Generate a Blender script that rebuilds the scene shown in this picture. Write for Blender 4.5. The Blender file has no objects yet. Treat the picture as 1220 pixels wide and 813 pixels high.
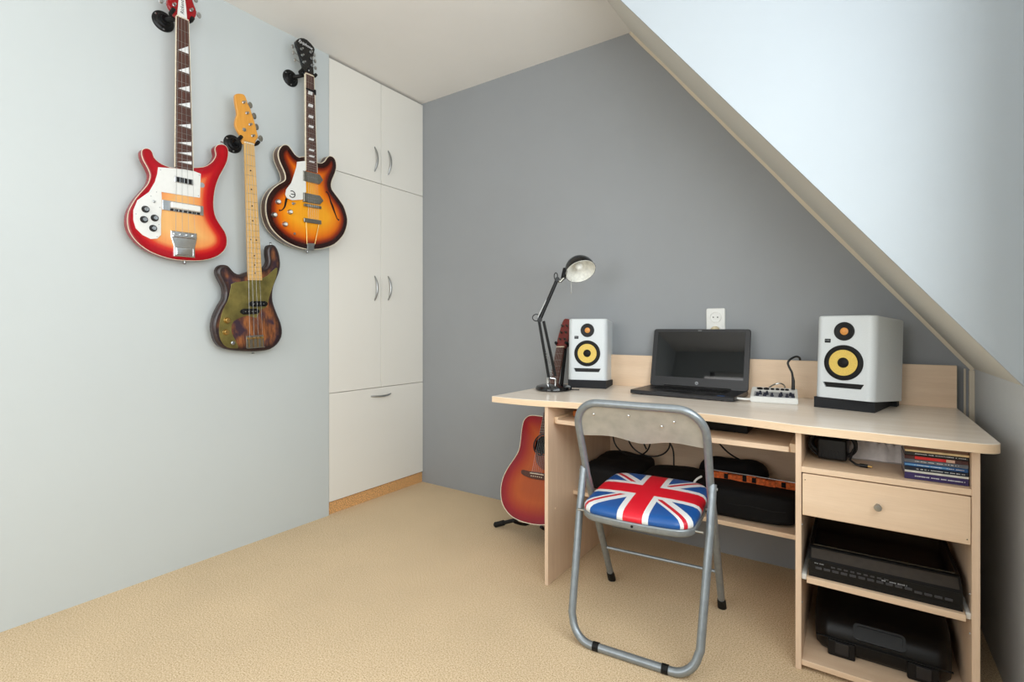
import bpy, bmesh, math, random
from math import radians, sin, cos, pi, sqrt
from mathutils import Vector, Matrix, noise
from mathutils.geometry import delaunay_2d_cdt
random.seed(7)
S = bpy.context.scene
COL = S.collection

# ------------------------------------------------------------------ camera
cam = bpy.data.cameras.new('camera'); co = bpy.data.objects.new('camera', cam); COL.objects.link(co)
cam.sensor_width = 36; cam.sensor_fit = 'HORIZONTAL'
cam.lens = 602.46 / 1220 * 36
cam.shift_y = (390.4 - 406.5) / 1220
cam.clip_start = 0.02
co.location = (0, 0, 1.05)
co.rotation_euler = (pi / 2, 0, 0.5988)
S.camera = co
# ------------------------------------------------------------------ light
S.view_settings.view_transform = 'Standard'; S.view_settings.look = 'None'
S.view_settings.gamma = 1; S.view_settings.use_curve_mapping = False
S.view_settings.exposure = 0.25
W = bpy.data.worlds.new('world'); S.world = W; W.use_nodes = True
W.node_tree.nodes['Background'].inputs[0].default_value = (0.75, 0.86, 1.0, 1)
W.node_tree.nodes['Background'].inputs[1].default_value = 1.0

def area(name, loc, rot, sx, sy, power, color):
    l = bpy.data.lights.new(name, 'AREA'); l.shape = 'RECTANGLE'; l.size = sx; l.size_y = sy
    l.energy = power; l.color = color
    o = bpy.data.objects.new(name, l); COL.objects.link(o); o.location = loc; o.rotation_euler = rot
    return o
# daylight through the dormer window on the right, plus fill from an added rear window
area('dormer_daylight', (0.43, 0.09, 1.66), (0, radians(90), 0), 1.30, 2.66, 37, (0.88, 0.945, 1.0))
# light thrown up through the same window by the sunlit garden below it
area('garden_bounce', (0.427, 0.09, 1.28), (0, radians(90), 0), 0.54, 2.66, 11, (0.98, 0.98, 0.84))
area('rear_fill', (-1.25, -1.69, 1.55), (radians(90), 0, 0), 1.5, 1.35, 20, (1.0, 0.97, 0.94))  # added fill lamp, set in the made-up window behind the camera

# ------------------------------------------------------------------ materials
def lin(c):
    c = c / 255.0
    return c / 12.92 if c <= 0.04045 else ((c + 0.055) / 1.055) ** 2.4
def rgb(r, g, b): return (lin(r), lin(g), lin(b), 1)

class Mat:
    def __init__(s, name, base=(0.5, 0.5, 0.5, 1), rough=0.5, metal=0.0, coat=0.0, spec=0.5, emis=None):
        s.m = bpy.data.materials.new(name); s.m.use_nodes = True; s.t = s.m.node_tree
        s.b = s.t.nodes['Principled BSDF']
        s.b.inputs['Base Color'].default_value = base
        s.b.inputs['Roughness'].default_value = rough
        s.b.inputs['Metallic'].default_value = metal
        s.b.inputs['Coat Weight'].default_value = coat
        s.b.inputs['Coat Roughness'].default_value = 0.06
        s.b.inputs['Specular IOR Level'].default_value = spec
    def n(s, typ, **kw):
        nd = s.t.nodes.new(typ)
        for k, v in kw.items(): setattr(nd, k, v)
        return nd
    def l(s, a, b): s.t.links.new(a, b)
    def coords(s, scale=(1, 1, 1), kind='Object'):
        tc = s.n('ShaderNodeTexCoord'); mp = s.n('ShaderNodeMapping')
        mp.inputs['Scale'].default_value = scale
        s.l(tc.outputs[kind], mp.inputs[0]); return mp.outputs[0]
    def noise(s, vec, scale, detail=3, rough=0.5):
        nn = s.n('ShaderNodeTexNoise'); s.l(vec, nn.inputs['Vector'])
        nn.inputs['Scale'].default_value = scale; nn.inputs['Detail'].default_value = detail
        nn.inputs['Roughness'].default_value = rough
        return nn.outputs['Fac']
    def ramp(s, fac, stops, interp='LINEAR'):
        r = s.n('ShaderNodeValToRGB'); r.color_ramp.interpolation = interp
        e = r.color_ramp.elements
        while len(e) < len(stops): e.new(0.5)
        for i, (p, c) in enumerate(stops): e[i].position = p; e[i].color = c
        s.l(fac, r.inputs[0]); return r.outputs[0]
    def mix(s, fac, a, b, mode='MIX'):
        m = s.n('ShaderNodeMix', data_type='RGBA', blend_type=mode)
        for sock, v in ((m.inputs[0], fac), (m.inputs[6], a), (m.inputs[7], b)):
            if hasattr(v, 'links'): s.l(v, sock)
            else: sock.default_value = v
        return m.outputs[2]
    def math(s, op, a, b=0.0, c=0.0):
        m = s.n('ShaderNodeMath', operation=op)
        for sock, v in zip(m.inputs, (a, b, c)):
            if hasattr(v, 'links'): s.l(v, sock)
            else: sock.default_value = v
        return m.outputs[0]
    def color(s, sock): s.l(sock, s.b.inputs['Base Color'])
    def bump(s, h, strength, dist=0.002):
        b = s.n('ShaderNodeBump'); b.inputs['Strength'].default_value = strength; b.inputs['Distance'].default_value = dist
        s.l(h, b.inputs['Height']); s.l(b.outputs[0], s.b.inputs['Normal'])

def plain(name, c, rough=0.5, metal=0.0, coat=0.0, var=0.06, nscale=60, bump=0.05, spec=0.5):
    m = Mat(name, rgb(*c), rough, metal, coat, spec)
    v = m.coords(); nz = m.noise(v, nscale, 4)
    k = [x / 255 for x in c]
    a = tuple(lin(min(255, q * (1 - var))) for q in c) + (1,)
    b = tuple(lin(min(255, q * (1 + var))) for q in c) + (1,)
    m.color(m.ramp(nz, [(0.3, a), (0.7, b)]))
    if bump: m.bump(nz, bump, 0.001)
    return m.m
def paint(name, c, rough=0.75, mottling=0.01):
    m = Mat(name, rgb(*c), rough)
    v = m.coords()
    big = m.noise(v, 1.6, 4, 0.6); fine = m.noise(v, 220, 3)
    a = tuple(lin(q * (1 - mottling)) for q in c) + (1,); b = tuple(lin(min(255, q * (1 + mottling))) for q in c) + (1,)
    m.color(m.ramp(big, [(0.3, a), (0.7, b)]))
    m.bump(fine, 0.12, 0.0015); return m.m
def wood(name, c1, c2, axis='X', rough=0.42, fine=1.0):
    m = Mat(name, rgb(*c1), rough)
    sc = {'X': (1.2, 16, 16), 'Y': (16, 1.2, 16), 'Z': (16, 16, 1.2)}[axis]
    v = m.coords(sc)
    n1 = m.noise(v, 1.5, 5, 0.6); 
    v2 = m.coords(tuple(q * 8 for q in sc)); n2 = m.noise(v2, 2.0, 3)
    col = m.ramp(n1, [(0.3, rgb(*c1)), (0.72, rgb(*c2))])
    dk = m.ramp(n2, [(0.35, (0.86, 0.84, 0.8, 1)), (0.6, (1, 1, 1, 1))])
    m.color(m.mix(0.5 * fine, col, dk, 'MULTIPLY'))
    m.bump(n2, 0.05, 0.0006); return m.m
def burst(name, stops, rough=0.22, streak=0.0, coat=0.25):
    """lacquered top whose colour runs from the rim inwards: 'rim' = metres from the outline"""
    m = Mat(name, rgb(120, 60, 30), rough, 0, coat, 0.3)
    at = m.n('ShaderNodeAttribute', attribute_name='rim')
    v = m.coords((60, 2.5, 8)); nz = m.noise(v, 1.3, 5, 0.6)
    f = m.math('ADD', m.math('MULTIPLY', at.outputs['Fac'], 6.0), m.math('MULTIPLY', m.math('SUBTRACT', nz, 0.5), streak))
    col = m.ramp(f, [(p * 6, rgb(*c)) for p, c in stops])
    g = m.ramp(nz, [(0.3, (0.82, 0.8, 0.78, 1)), (0.65, (1, 1, 1, 1))])
    m.color(m.mix(0.35, col, g, 'MULTIPLY')); return m.m

M = {}
M['wall_light'] = paint('light_grey_wall_paint', (195, 201, 201), mottling=0.006)
M['wall_dark'] = paint('mid_grey_wall_paint', (150, 153, 156), 0.7, 0.015)
M['wall_knee'] = paint('grey_knee_wall_paint', (200, 203, 204), 0.7, 0.015)
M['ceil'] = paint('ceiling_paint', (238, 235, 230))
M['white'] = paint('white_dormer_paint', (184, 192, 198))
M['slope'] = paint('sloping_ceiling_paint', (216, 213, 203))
M['caulk'] = paint('cream_caulk_trim', (214, 203, 182))
M['closet'] = plain('cream_laminate', (232, 229, 221), 0.42, var=0.003, nscale=3, bump=0.0)
M['closet_edge'] = plain('cream_laminate_edge', (205, 200, 190), 0.5, var=0.02, bump=0)
M['gap'] = plain('dark_gap', (60, 55, 50), 0.8)
M['desk_top'] = wood('pale_maple_top', (244, 232, 219), (236, 221, 204), 'X', 0.24, 0.35)
M['desk_edge'] = wood('maple_edge', (238, 212, 180), (228, 199, 165), 'X', 0.42, 0.5)
M['desk_z'] = wood('maple_panel_upright', (234, 207, 180), (222, 192, 164), 'Z', 0.42, 0.5)
M['desk_x'] = wood('maple_panel_flat', (236, 209, 180), (224, 194, 163), 'X', 0.42, 0.5)
M['black'] = plain('black_plastic', (12, 12, 13), 0.40, var=0.1, bump=0.03, spec=0.3)
M['black_gloss'] = plain('gloss_black_lacquer', (8, 8, 10), 0.12, 0, 0.3, bump=0, spec=0.4)
M['black_fab'] = plain('black_nylon', (13, 13, 14), 0.8, var=0.25, nscale=300, bump=0.4, spec=0.25)
M['rubber'] = plain('black_rubber', (13, 13, 13), 0.6, spec=0.3)
M['foam'] = plain('charcoal_foam', (34, 35, 38), 0.95, var=0.2, nscale=400, bump=0.6)
M['chrome'] = plain('chrome', (205, 205, 205), 0.14, 1.0, var=0.03, bump=0)
M['steel'] = plain('satin_steel', (170, 172, 172), 0.3, 1.0, var=0.03, bump=0)
M['nickel'] = plain('aged_nickel', (150, 148, 140), 0.35, 1.0)
M['brassy'] = plain('warm_metal', (196, 160, 96), 0.3, 1.0)
M['cable'] = plain('black_cable', (16, 16, 17), 0.5, bump=0)
M['white_plastic'] = plain('white_plastic', (226, 226, 222), 0.35, var=0.01, bump=0)
M['ivory'] = plain('cream_binding', (226, 214, 190), 0.4, bump=0)
M['frame'] = plain('silver_grey_painted_tube', (140, 147, 152), 0.33, 0.5, var=0.04, bump=0)
M['plate'] = plain('scuffed_silver_plate', (176, 173, 164), 0.45, 0.3, var=0.05, nscale=25, bump=0.02)
M['speaker_w'] = plain('matt_white_cabinet', (214, 219, 221), 0.45, var=0.012, bump=0.02, nscale=300)
M['cone'] = plain('yellow_woven_cone', (222, 190, 92), 0.5, var=0.06, nscale=500, bump=0.2)
M['orange_dome'] = plain('orange_dome', (222, 150, 72), 0.35)
M['grey_print'] = plain('grey_print', (150, 152, 155), 0.5, bump=0)
M['white_print'] = plain('white_print', (225, 225, 225), 0.5, bump=0)
M['rosewood'] = wood('rosewood', (92, 50, 36), (66, 36, 27), 'Y', 0.5)
M['maple_neck'] = wood('amber_maple', (226, 186, 122), (206, 160, 92), 'Y', 0.3)
M['amber_head'] = wood('amber_headstock', (226, 162, 70), (206, 138, 50), 'Y', 0.3)
M['red_lac'] = plain('red_lacquer', (146, 3, 16), 0.22, 0, 0.2, bump=0, spec=0.3)
M['cs_side'] = plain('brown_lacquered_rim', (92, 66, 50), 0.3, 0, 0.2, bump=0)
M['cherry_side'] = plain('dark_cherry_lacquer', (120, 26, 30), 0.22, 0, 0.5, bump=0)
M['mahog'] = wood('mahogany_neck', (120, 58, 34), (86, 38, 24), 'Y', 0.35)
M['mahog_head'] = plain('red_brown_headstock', (112, 36, 30), 0.3, 0, 0.2, bump=0)
M['olive'] = plain('tarnished_brass_guard', (122, 112, 62), 0.32, 0.5, var=0.22, nscale=14, bump=0)
M['bk_side'] = plain('charred_wood_edge', (44, 28, 26), 0.4, 0, 0.2, var=0.3, nscale=30)
M['particle'] = plain('particle_board', (206, 158, 104), 0.8, var=0.22, nscale=160, bump=0.3)
M['button'] = plain('dark_grey_button', (58, 58, 62), 0.4, bump=0)
M['glassy'] = plain('black_screen_glass', (6, 6, 7), 0.03, bump=0)
M['laptop'] = plain('dark_grey_laptop_shell', (28, 28, 31), 0.38, bump=0.02, nscale=400)
M['orange_fab'] = plain('orange_webbing', (204, 96, 40), 0.8, var=0.2, nscale=90)
M['brown_item'] = plain('brown_leather', (172, 96, 40), 0.6, var=0.15)
M['cloth'] = plain('crumpled_grey_cloth', (228, 220, 216), 0.85, var=0.04)
M['shade_in'] = plain('white_enamel', (235, 234, 226), 0.3, bump=0)
M['greybrown'] = plain('bronze_grey_trim', (62, 56, 50), 0.45, 0.3)

mm = Mat('beige_loop_carpet', rgb(206, 176, 136), 0.95, spec=0.2)
v = mm.coords(); n1 = mm.noise(v, 230, 5, 0.8); n2 = mm.noise(v, 2.2, 4, 0.6); n3 = mm.noise(v, 240, 2)
c = mm.ramp(n1, [(0.34, rgb(152, 118, 80)), (0.48, rgb(218, 191, 153)), (0.62, rgb(244, 224, 193))])
c2 = mm.ramp(n2, [(0.3, (0.90, 0.90, 0.90, 1)), (0.7, (1, 1, 1, 1))])
mm.color(mm.mix(1.0, c, c2, 'MULTIPLY')); mm.bump(mm.math('ADD', n1, n3), 0.22, 0.002); M['carpet'] = mm.m

M['fireglo'] = burst('cherry_red_burst', [(0, (146, 2, 18)), (0.026, (178, 5, 24)), (0.041, (208, 54, 38)), (0.060, (232, 150, 86)), (0.11, (236, 180, 112))], 0.15)
M['sunb'] = burst('tobacco_sunburst', [(0, (30, 12, 12)), (0.024, (48, 14, 10)), (0.040, (150, 48, 12)), (0.060, (222, 108, 12)), (0.09, (238, 142, 20)), (0.125, (244, 166, 34))], 0.15)
pm = Mat('worn_stained_body', rgb(110, 70, 45), 0.38, 0, 0.15, 0.3)
at_ = pm.n('ShaderNodeAttribute', attribute_name='rim'); v = pm.coords((22, 5, 8)); na = pm.noise(v, 1.6, 5, 0.65); v2 = pm.coords((9, 7, 8)); nb_ = pm.noise(v2, 1.4, 3)
cc1 = pm.ramp(na, [(0.30, rgb(44, 30, 36)), (0.44, rgb(104, 62, 40)), (0.58, rgb(156, 96, 54)), (0.75, rgb(120, 84, 52))])
cc1 = pm.mix(pm.ramp(nb_, [(0.48, (0, 0, 0, 1)), (0.62, (1, 1, 1, 1))]), cc1, rgb(58, 42, 54))
rm_ = pm.ramp(pm.math('ADD', pm.math('MULTIPLY', at_.outputs['Fac'], 20.0), pm.math('MULTIPLY', pm.math('SUBTRACT', na, 0.5), 0.5)), [(0.25, (0, 0, 0, 1)), (0.75, (1, 1, 1, 1))])
pm.color(pm.mix(rm_, rgb(36, 24, 26), cc1)); M['pburst'] = pm.m
M['acb'] = burst('cherry_orange_burst', [(0, (128, 18, 34)), (0.03, (150, 28, 32)), (0.06, (168, 58, 26)), (0.10, (184, 84, 30)), (0.14, (176, 80, 30))], 0.25)

# union flag on the seat cushion, laid out in cushion coordinates
fm = Mat('union_flag_vinyl', rgb(20, 70, 150), 0.35, 0, 0.15)
tc = fm.n('ShaderNodeTexCoord'); sp = fm.n('ShaderNodeSeparateXYZ'); fm.l(tc.outputs['Object'], sp.inputs[0])
U = fm.math('DIVIDE', sp.outputs[0], 0.190); V = fm.math('DIVIDE', sp.outputs[1], 0.205)
def band(x, lo, hi): return fm.math('MULTIPLY', fm.math('GREATER_THAN', x, lo), fm.math('LESS_THAN', x, hi))
aU, aV = fm.math('ABSOLUTE', U), fm.math('ABSOLUTE', V)
quad = fm.math('GREATER_THAN', fm.math('MULTIPLY', U, V), 0.0)
s1 = fm.math('MULTIPLY', fm.math('ADD', U, V), 0.7071); s2 = fm.math('MULTIPLY', fm.math('SUBTRACT', V, U), 0.7071)
w1 = fm.math('MULTIPLY', band(s1, -0.12, 0.12), fm.math('SUBTRACT', 1.0, quad)); w2 = fm.math('MULTIPLY', band(s2, -0.12, 0.12), quad)
r1 = fm.math('MULTIPLY', band(s1, -0.065, 0.005), fm.math('SUBTRACT', 1.0, quad)); r2 = fm.math('MULTIPLY', band(s2, -0.005, 0.065), quad)
white = fm.math('MAXIMUM', w1, w2); red = fm.math('MAXIMUM', r1, r2)
wc = fm.math('MAXIMUM', fm.math('LESS_THAN', aU, 0.265), fm.math('LESS_THAN', aV, 0.33))
rc = fm.math('MAXIMUM', fm.math('LESS_THAN', aU, 0.165), fm.math('LESS_THAN', aV, 0.215))
c = fm.mix(white, rgb(4, 80, 152), rgb(226, 228, 228)); c = fm.mix(red, c, rgb(200, 18, 44))
c = fm.mix(wc, c, rgb(228, 230, 230)); c = fm.mix(rc, c, rgb(222, 16, 44)); fm.color(c)
M['flag'] = fm.m

# ------------------------------------------------------------------ mesh helpers
class MB:
    def __init__(s): s.b = bmesh.new(); s.mi = 0
    def _new(s, before):
        for f in s.b.faces:
            if f.index == -1 or f.index >= before: f.material_index = s.mi
    def faces(s, verts, faces, mat=None):
        vs = [s.b.verts.new(v) for v in verts]
        for f in faces:
            try:
                nf = s.b.faces.new([vs[i] for i in f]); nf.material_index = s.mi if mat is None else mat
            except ValueError: pass
        return vs
    def box(s, a, b, bev=0.0, seg=2, T=None):
        t = bmesh.new(); bmesh.ops.create_cube(t, size=1)
        sc = [b[i] - a[i] for i in range(3)]; ce = [(a[i] + b[i]) / 2 for i in range(3)]
        for vv in t.verts: vv.co = Vector([vv.co[i] * sc[i] + ce[i] for i in range(3)])
        if bev: bmesh.ops.bevel(t, geom=t.edges[:], offset=bev, segments=seg, profile=0.5, affect='EDGES')
        s.add(t, T); return s
    def add(s, t, T=None):
        if T is not None: bmesh.ops.transform(t, matrix=T, verts=t.verts)
        t.verts.index_update()
        s.faces([v.co.copy() for v in t.verts], [[v.index for v in f.verts] for f in t.faces]); t.free()
    def cyl(s, p0, p1, r, seg=20, r1=None): return s.tube([p0, p1], [r, r if r1 is None else r1], seg)
    def tube(s, path, r, seg=10, closed=False, cap=True):
        P = [Vector(p) for p in path]; n = len(P)
        R = r if isinstance(r, (list, tuple)) else [r] * n
        def tan(i):
            a = P[(i - 1) % n] if (closed or i > 0) else P[0]; b = P[(i + 1) % n] if (closed or i < n - 1) else P[-1]
            d = b - a; return d.normalized() if d.length > 1e-9 else Vector((0, 0, 1))
        t0 = tan(0); up = Vector((0, 0, 1)) if abs(t0.z) < 0.9 else Vector((1, 0, 0))
        nx = t0.cross(up).normalized(); vs = []; prev = t0
        for i in range(n):
            t = tan(i); q = prev.rotation_difference(t); nx = q @ nx; prev = t; ny = t.cross(nx)
            for k in range(seg):
                a = 2 * pi * k / seg; vs.append(P[i] + (nx * cos(a) + ny * sin(a)) * R[i])
        F = []
        for i in range(n if closed else n - 1):
            j = (i + 1) % n
            for k in range(seg):
                k2 = (k + 1) % seg; F.append([i * seg + k, i * seg + k2, j * seg + k2, j * seg + k])
        if cap and not closed:
            F.append(list(range(seg))[::-1]); F.append([(n - 1) * seg + k for k in range(seg)])
        s.faces(vs, F); return s
    def lathe(s, prof, seg=32, T=None, cap=True):
        """prof: (radius, height) about local z"""
        vs = []; F = []
        for r, z in prof:
            for k in range(seg):
                a = 2 * pi * k / seg; vs.append(Vector((r * cos(a), r * sin(a), z)))
        for i in range(len(prof) - 1):
            for k in range(seg):
                k2 = (k + 1) % seg; F.append([i * seg + k, i * seg + k2, (i + 1) * seg + k2, (i + 1) * seg + k])
        if cap and prof[0][0] > 1e-4: F.append(list(range(seg))[::-1])
        if cap and prof[-1][0] > 1e-4: F.append([(len(prof) - 1) * seg + k for k in range(seg)])
        if T is not None: vs = [T @ v for v in vs]
        s.faces(vs, F); return s
    def prism(s, poly, z0, z1, T=None, inset=0.0):
        n = len(poly); top = poly
        vs = [Vector((x, y, z0)) for x, y in poly]; F = []
        if inset:
            q = offset(poly, inset); vs += [Vector((x, y, z1 - inset)) for x, y in poly] + [Vector((x, y, z1)) for x, y in q]; L = 3
        else: vs += [Vector((x, y, z1)) for x, y in poly]; L = 2
        for l in range(L - 1):
            for i in range(n):
                j = (i + 1) % n; F.append([l * n + i, l * n + j, (l + 1) * n + j, (l + 1) * n + i])
        F.append(list(range(n))[::-1]); F.append([(L - 1) * n + i for i in range(n)])
        if T is not None: vs = [T @ v for v in vs]
        s.faces(vs, F); return s
    def build(s, name, mats, parent=None, smooth=35, wn=True, merge=True, loc=None, kind=None, label=None, rim=None):
        bm = s.b
        if merge: bmesh.ops.remove_doubles(bm, verts=bm.verts, dist=1e-6)
        bmesh.ops.recalc_face_normals(bm, faces=bm.faces)
        big = [f for f in bm.faces if len(f.verts) > 4]
        if big: bmesh.ops.triangulate(bm, faces=big)
        me = bpy.data.meshes.new(name); bm.to_mesh(me); bm.free()
        for m in (mats if isinstance(mats, (list, tuple)) else [mats]): me.materials.append(m)
        if smooth:
            me.polygons.foreach_set('use_smooth', [True] * len(me.polygons))
            me.set_sharp_from_angle(angle=radians(smooth))
        o = bpy.data.objects.new(name, me); COL.objects.link(o)
        if smooth and wn:
            md = o.modifiers.new('weighted_normal', 'WEIGHTED_NORMAL'); md.keep_sharp = True
        if parent: o.parent = parent
        if loc: o.location = loc
        if kind: o['kind'] = kind
        if label: o['label'] = label
        return o

def offset(poly, d):
    """offset a closed 2d polygon inwards by d (any winding)"""
    n = len(poly); A = sum(poly[i][0] * poly[(i + 1) % n][1] - poly[(i + 1) % n][0] * poly[i][1] for i in range(n))
    sg = 1 if A > 0 else -1; out = []
    for i in range(n):
        p, q, r = Vector(poly[i - 1]), Vector(poly[i]), Vector(poly[(i + 1) % n])
        e1 = (q - p); e2 = (r - q)
        n1 = Vector((-e1.y, e1.x)) * sg; n2 = Vector((-e2.y, e2.x)) * sg
        if n1.length: n1.normalize()
        if n2.length: n2.normalize()
        m = n1 + n2; m = m.normalized() if m.length > 1e-6 else n1
        k = max(0.5, m.dot(n1)); out.append(tuple(q + m * (d / k)))
    return out
def catmull(P, sub=4, closed=True):
    P = [Vector(p) for p in P]; n = len(P); out = []
    rng = range(n) if closed else range(n - 1)
    for i in rng:
        g = (lambda k: P[k % n]) if closed else (lambda k: P[min(max(k, 0), n - 1)])
        a, b, c, d = g(i - 1), g(i), g(i + 1), g(i + 2)
        for k in range(sub):
            t = k / sub
            out.append(0.5 * ((2 * b) + (c - a) * t + (2 * a - 5 * b + 4 * c - d) * t * t + (3 * b - a - 3 * c + d) * t ** 3))
    if not closed: out.append(P[-1])
    return [tuple(p) for p in out]
def rrect(w, h, r, seg=6, cx=0, cy=0):
    o = []
    for sx, sy, a0 in ((1, 1, 0), (-1, 1, 90), (-1, -1, 180), (1, -1, 270)):
        for k in range(seg + 1):
            a = radians(a0 + 90 * k / seg); o.append((cx + sx * (w / 2 - r) + r * cos(a), cy + sy * (h / 2 - r) + r * sin(a)))
    return o
def circ(r, n=24, cx=0, cy=0, ry=None): return [(cx + r * cos(2 * pi * k / n), cy + (ry or r) * sin(2 * pi * k / n)) for k in range(n)]
def inpoly(p, poly):
    x, y = p; c = False; n = len(poly)
    for i in range(n):
        x1, y1 = poly[i]; x2, y2 = poly[i - 1]
        if (y1 > y) != (y2 > y) and x < (x2 - x1) * (y - y1) / (y2 - y1) + x1: c = not c
    return c
def edist(p, poly):
    b = 9.0; px, py = p
    for i in range(len(poly)):
        x1, y1 = poly[i - 1]; x2, y2 = poly[i]; dx, dy = x2 - x1, y2 - y1; L = dx * dx + dy * dy
        t = 0 if L == 0 else max(0, min(1, ((px - x1) * dx + (py - y1) * dy) / L))
        q = (px - x1 - dx * t) ** 2 + (py - y1 - dy * t) ** 2
        if q < b: b = q
    return sqrt(b)
def thing(name, label, cat, loc=(0, 0, 0), rotz=0.0, group=None, mat=None):
    o = bpy.data.objects.new(name, None); COL.objects.link(o); o.empty_display_size = 0.05
    if mat is not None: o.matrix_world = mat
    else: o.location = loc; o.rotation_euler = (0, 0, rotz)
    o['label'] = label; o['category'] = cat
    if group: o['group'] = group
    return o
def tag(o, label, cat, group=None):
    o['label'] = label; o['category'] = cat
    if group: o['group'] = group
    return o
def struct(name, mb, m, parent=None, **k):
    o = mb.build(name, m, parent, **k)
    if not parent: o['kind'] = 'structure'
    return o
def text(name, s, size, mat, parent, T, extrude=0.0004, label=None, align='CENTER', shear=0.0):
    cu = bpy.data.curves.new(name, 'FONT'); cu.body = s; cu.size = size; cu.extrude = extrude; cu.align_x = align; cu.align_y = 'CENTER'; cu.shear = shear
    cu.resolution_u = 3
    tmp = bpy.data.objects.new(name, cu); COL.objects.link(tmp)
    dg = bpy.context.evaluated_depsgraph_get(); me = bpy.data.meshes.new_from_object(tmp.evaluated_get(dg))
    bpy.data.objects.remove(tmp); bpy.data.curves.remove(cu)
    me.materials.clear(); me.materials.append(mat)
    o = bpy.data.objects.new(name, me); COL.objects.link(o); o.parent = parent; o.matrix_local = T
    if label: o['label'] = label
    return o
def Tr(x, y, z): return Matrix.Translation((x, y, z))
def Rx(a): return Matrix.Rotation(radians(a), 4, 'X')
def Ry(a): return Matrix.Rotation(radians(a), 4, 'Y')
def Rz(a): return Matrix.Rotation(radians(a), 4, 'Z')
def softbox(w, d, h, p=5, cuts=14, amp=0.0, freq=6, seed=0, zb=True):
    """superellipsoid block with soft folds, standing on z=0"""
    t = bmesh.new(); bmesh.ops.create_cube(t, size=2); bmesh.ops.subdivide_edges(t, edges=t.edges[:], cuts=cuts, use_grid_fill=True)
    for v in t.verts:
        c = v.co; n_ = (abs(c.x) ** p + abs(c.y) ** p + abs(c.z) ** p) ** (1 / p); c = c / n_
        q = Vector((c.x * w / 2, c.y * d / 2, c.z * h / 2))
        if amp:
            f = noise.noise(Vector((q.x * freq + seed, q.y * freq, q.z * freq))) + 0.5 * noise.noise(Vector((q.x * freq * 2.3, q.y * freq * 2.3 + seed, q.z * freq * 2)))
            q += c.normalized() * f * amp * (1 if c.z > -0.6 else 0.1)
        q.z = max(q.z, -h / 2); v.co = q + Vector((0, 0, h / 2))
    return t

# ------------------------------------------------------------------ room shell
XL, YB, H, YR = -2.435, 2.50, 2.573, -1.70
YC = 1.828; XK = 0.357; ZK = 0.897; XS = -0.96
b = MB(); b.box((XL - 0.7, YR - 0.1, -0.08), (0.75, YB + 0.1, 0)); struct('floor', b, M['carpet'], smooth=0)
b = MB(); b.box((XL - 0.7, YR - 0.1, H), (0.75, YB + 0.1, H + 0.08)); struct('ceiling', b, M['ceil'], smooth=0)
b = MB(); b.box((XL - 0.12, YR - 0.1, 0), (XL, 1.755, H), 0.0); struct('wall_left', b, M['wall_light'], smooth=0)
b = MB(); b.box((XL - 0.7, YB, 0), (0.75, YB + 0.1, H)); struct('wall_back', b, M['wall_dark'], smooth=0)
b = MB(); b.box((XL - 0.7, YR + 0.0, 0), (XL - 0.6, YB, H)); struct('wall_closet_rear', b, M['wall_light'], smooth=0)
# rear wall with an opening for the added fill window (X -1.95..-0.55, Z 0.8..2.3)
b = MB()
for a_, c_ in (((XL - 0.7, 0), (-1.95, H)), ((-0.55, 0), (0.75, H)), ((-1.95, 0), (-0.55, 0.8)), ((-1.95, 2.3), (-0.55, H))):
    b.box((a_[0], YR - 0.1, a_[1]), (c_[0], YR, c_[1]))
struct('wall_rear', b, M['wall_light'], smooth=0)
# knee wall, full length, and the dormer front above it with the window opening (Y -1.26..1.44, Z 0.98..2.34)
b = MB(); b.box((XK, YC, 0), (XK + 0.2, YB, ZK + 0.02)); b.box((XK, YR, 0), (XK + 0.2, YC, 0.98))
b.box((XK, YR, 0.98), (XK + 0.2, -1.26, H)); b.box((XK, 1.44, 0.98), (XK + 0.2, YC, H)); b.box((XK, -1.26, 2.34), (XK + 0.2, 1.44, H))
struct('wall_right', b, M['wall_knee'], smooth=0)
b = MB(); b.box((XK - 0.0015, YR, ZK + 0.004), (XK - 0.0002, -1.26, H)); b.box((XK - 0.0015, 1.44, ZK + 0.004), (XK - 0.0002, YC, H))
b.box((XK - 0.0015, -1.26, 2.34), (XK - 0.0002, 1.44, H)); b.box((XK - 0.0015, -1.26, ZK + 0.004), (XK - 0.0002, 1.44, 0.98))
struct('wall_dormer_front', b, M['white'], smooth=0)
# sloping ceiling strip between the back wall and the dormer cheek
def xz(poly, y0, y1, mb): 
    return mb.prism([(x, z) for x, z in poly], -y1, -y0, T=Rx(90) )
b = MB(); xz([(XS, H), (XK, ZK), (XK + 0.15, ZK), (XK + 0.15, ZK + 0.05), (XS + 0.12, H)], YC, YB, b); struct('ceiling_slope', b, M['slope'], smooth=0)
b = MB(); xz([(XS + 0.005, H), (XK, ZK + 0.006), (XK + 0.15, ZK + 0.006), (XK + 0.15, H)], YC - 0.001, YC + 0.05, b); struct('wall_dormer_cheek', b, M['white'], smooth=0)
# corner bead along the lower edge of the cheek
dx, dz = XK - XS, ZK - H; Ls = sqrt(dx * dx + dz * dz); ux, uz = dx / Ls, dz / Ls; nx_, nz_ = -uz, ux    # n points up-right
b = MB(); xz([(XS, H), (XK, ZK), (XK + nx_ * 0.006, ZK + nz_ * 0.006), (XS + nx_ * 0.006, H + nz_ * 0.006)], YC - 0.003, YC + 0.01, b)
struct('trim_1', b, M['white'], smooth=0)
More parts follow.
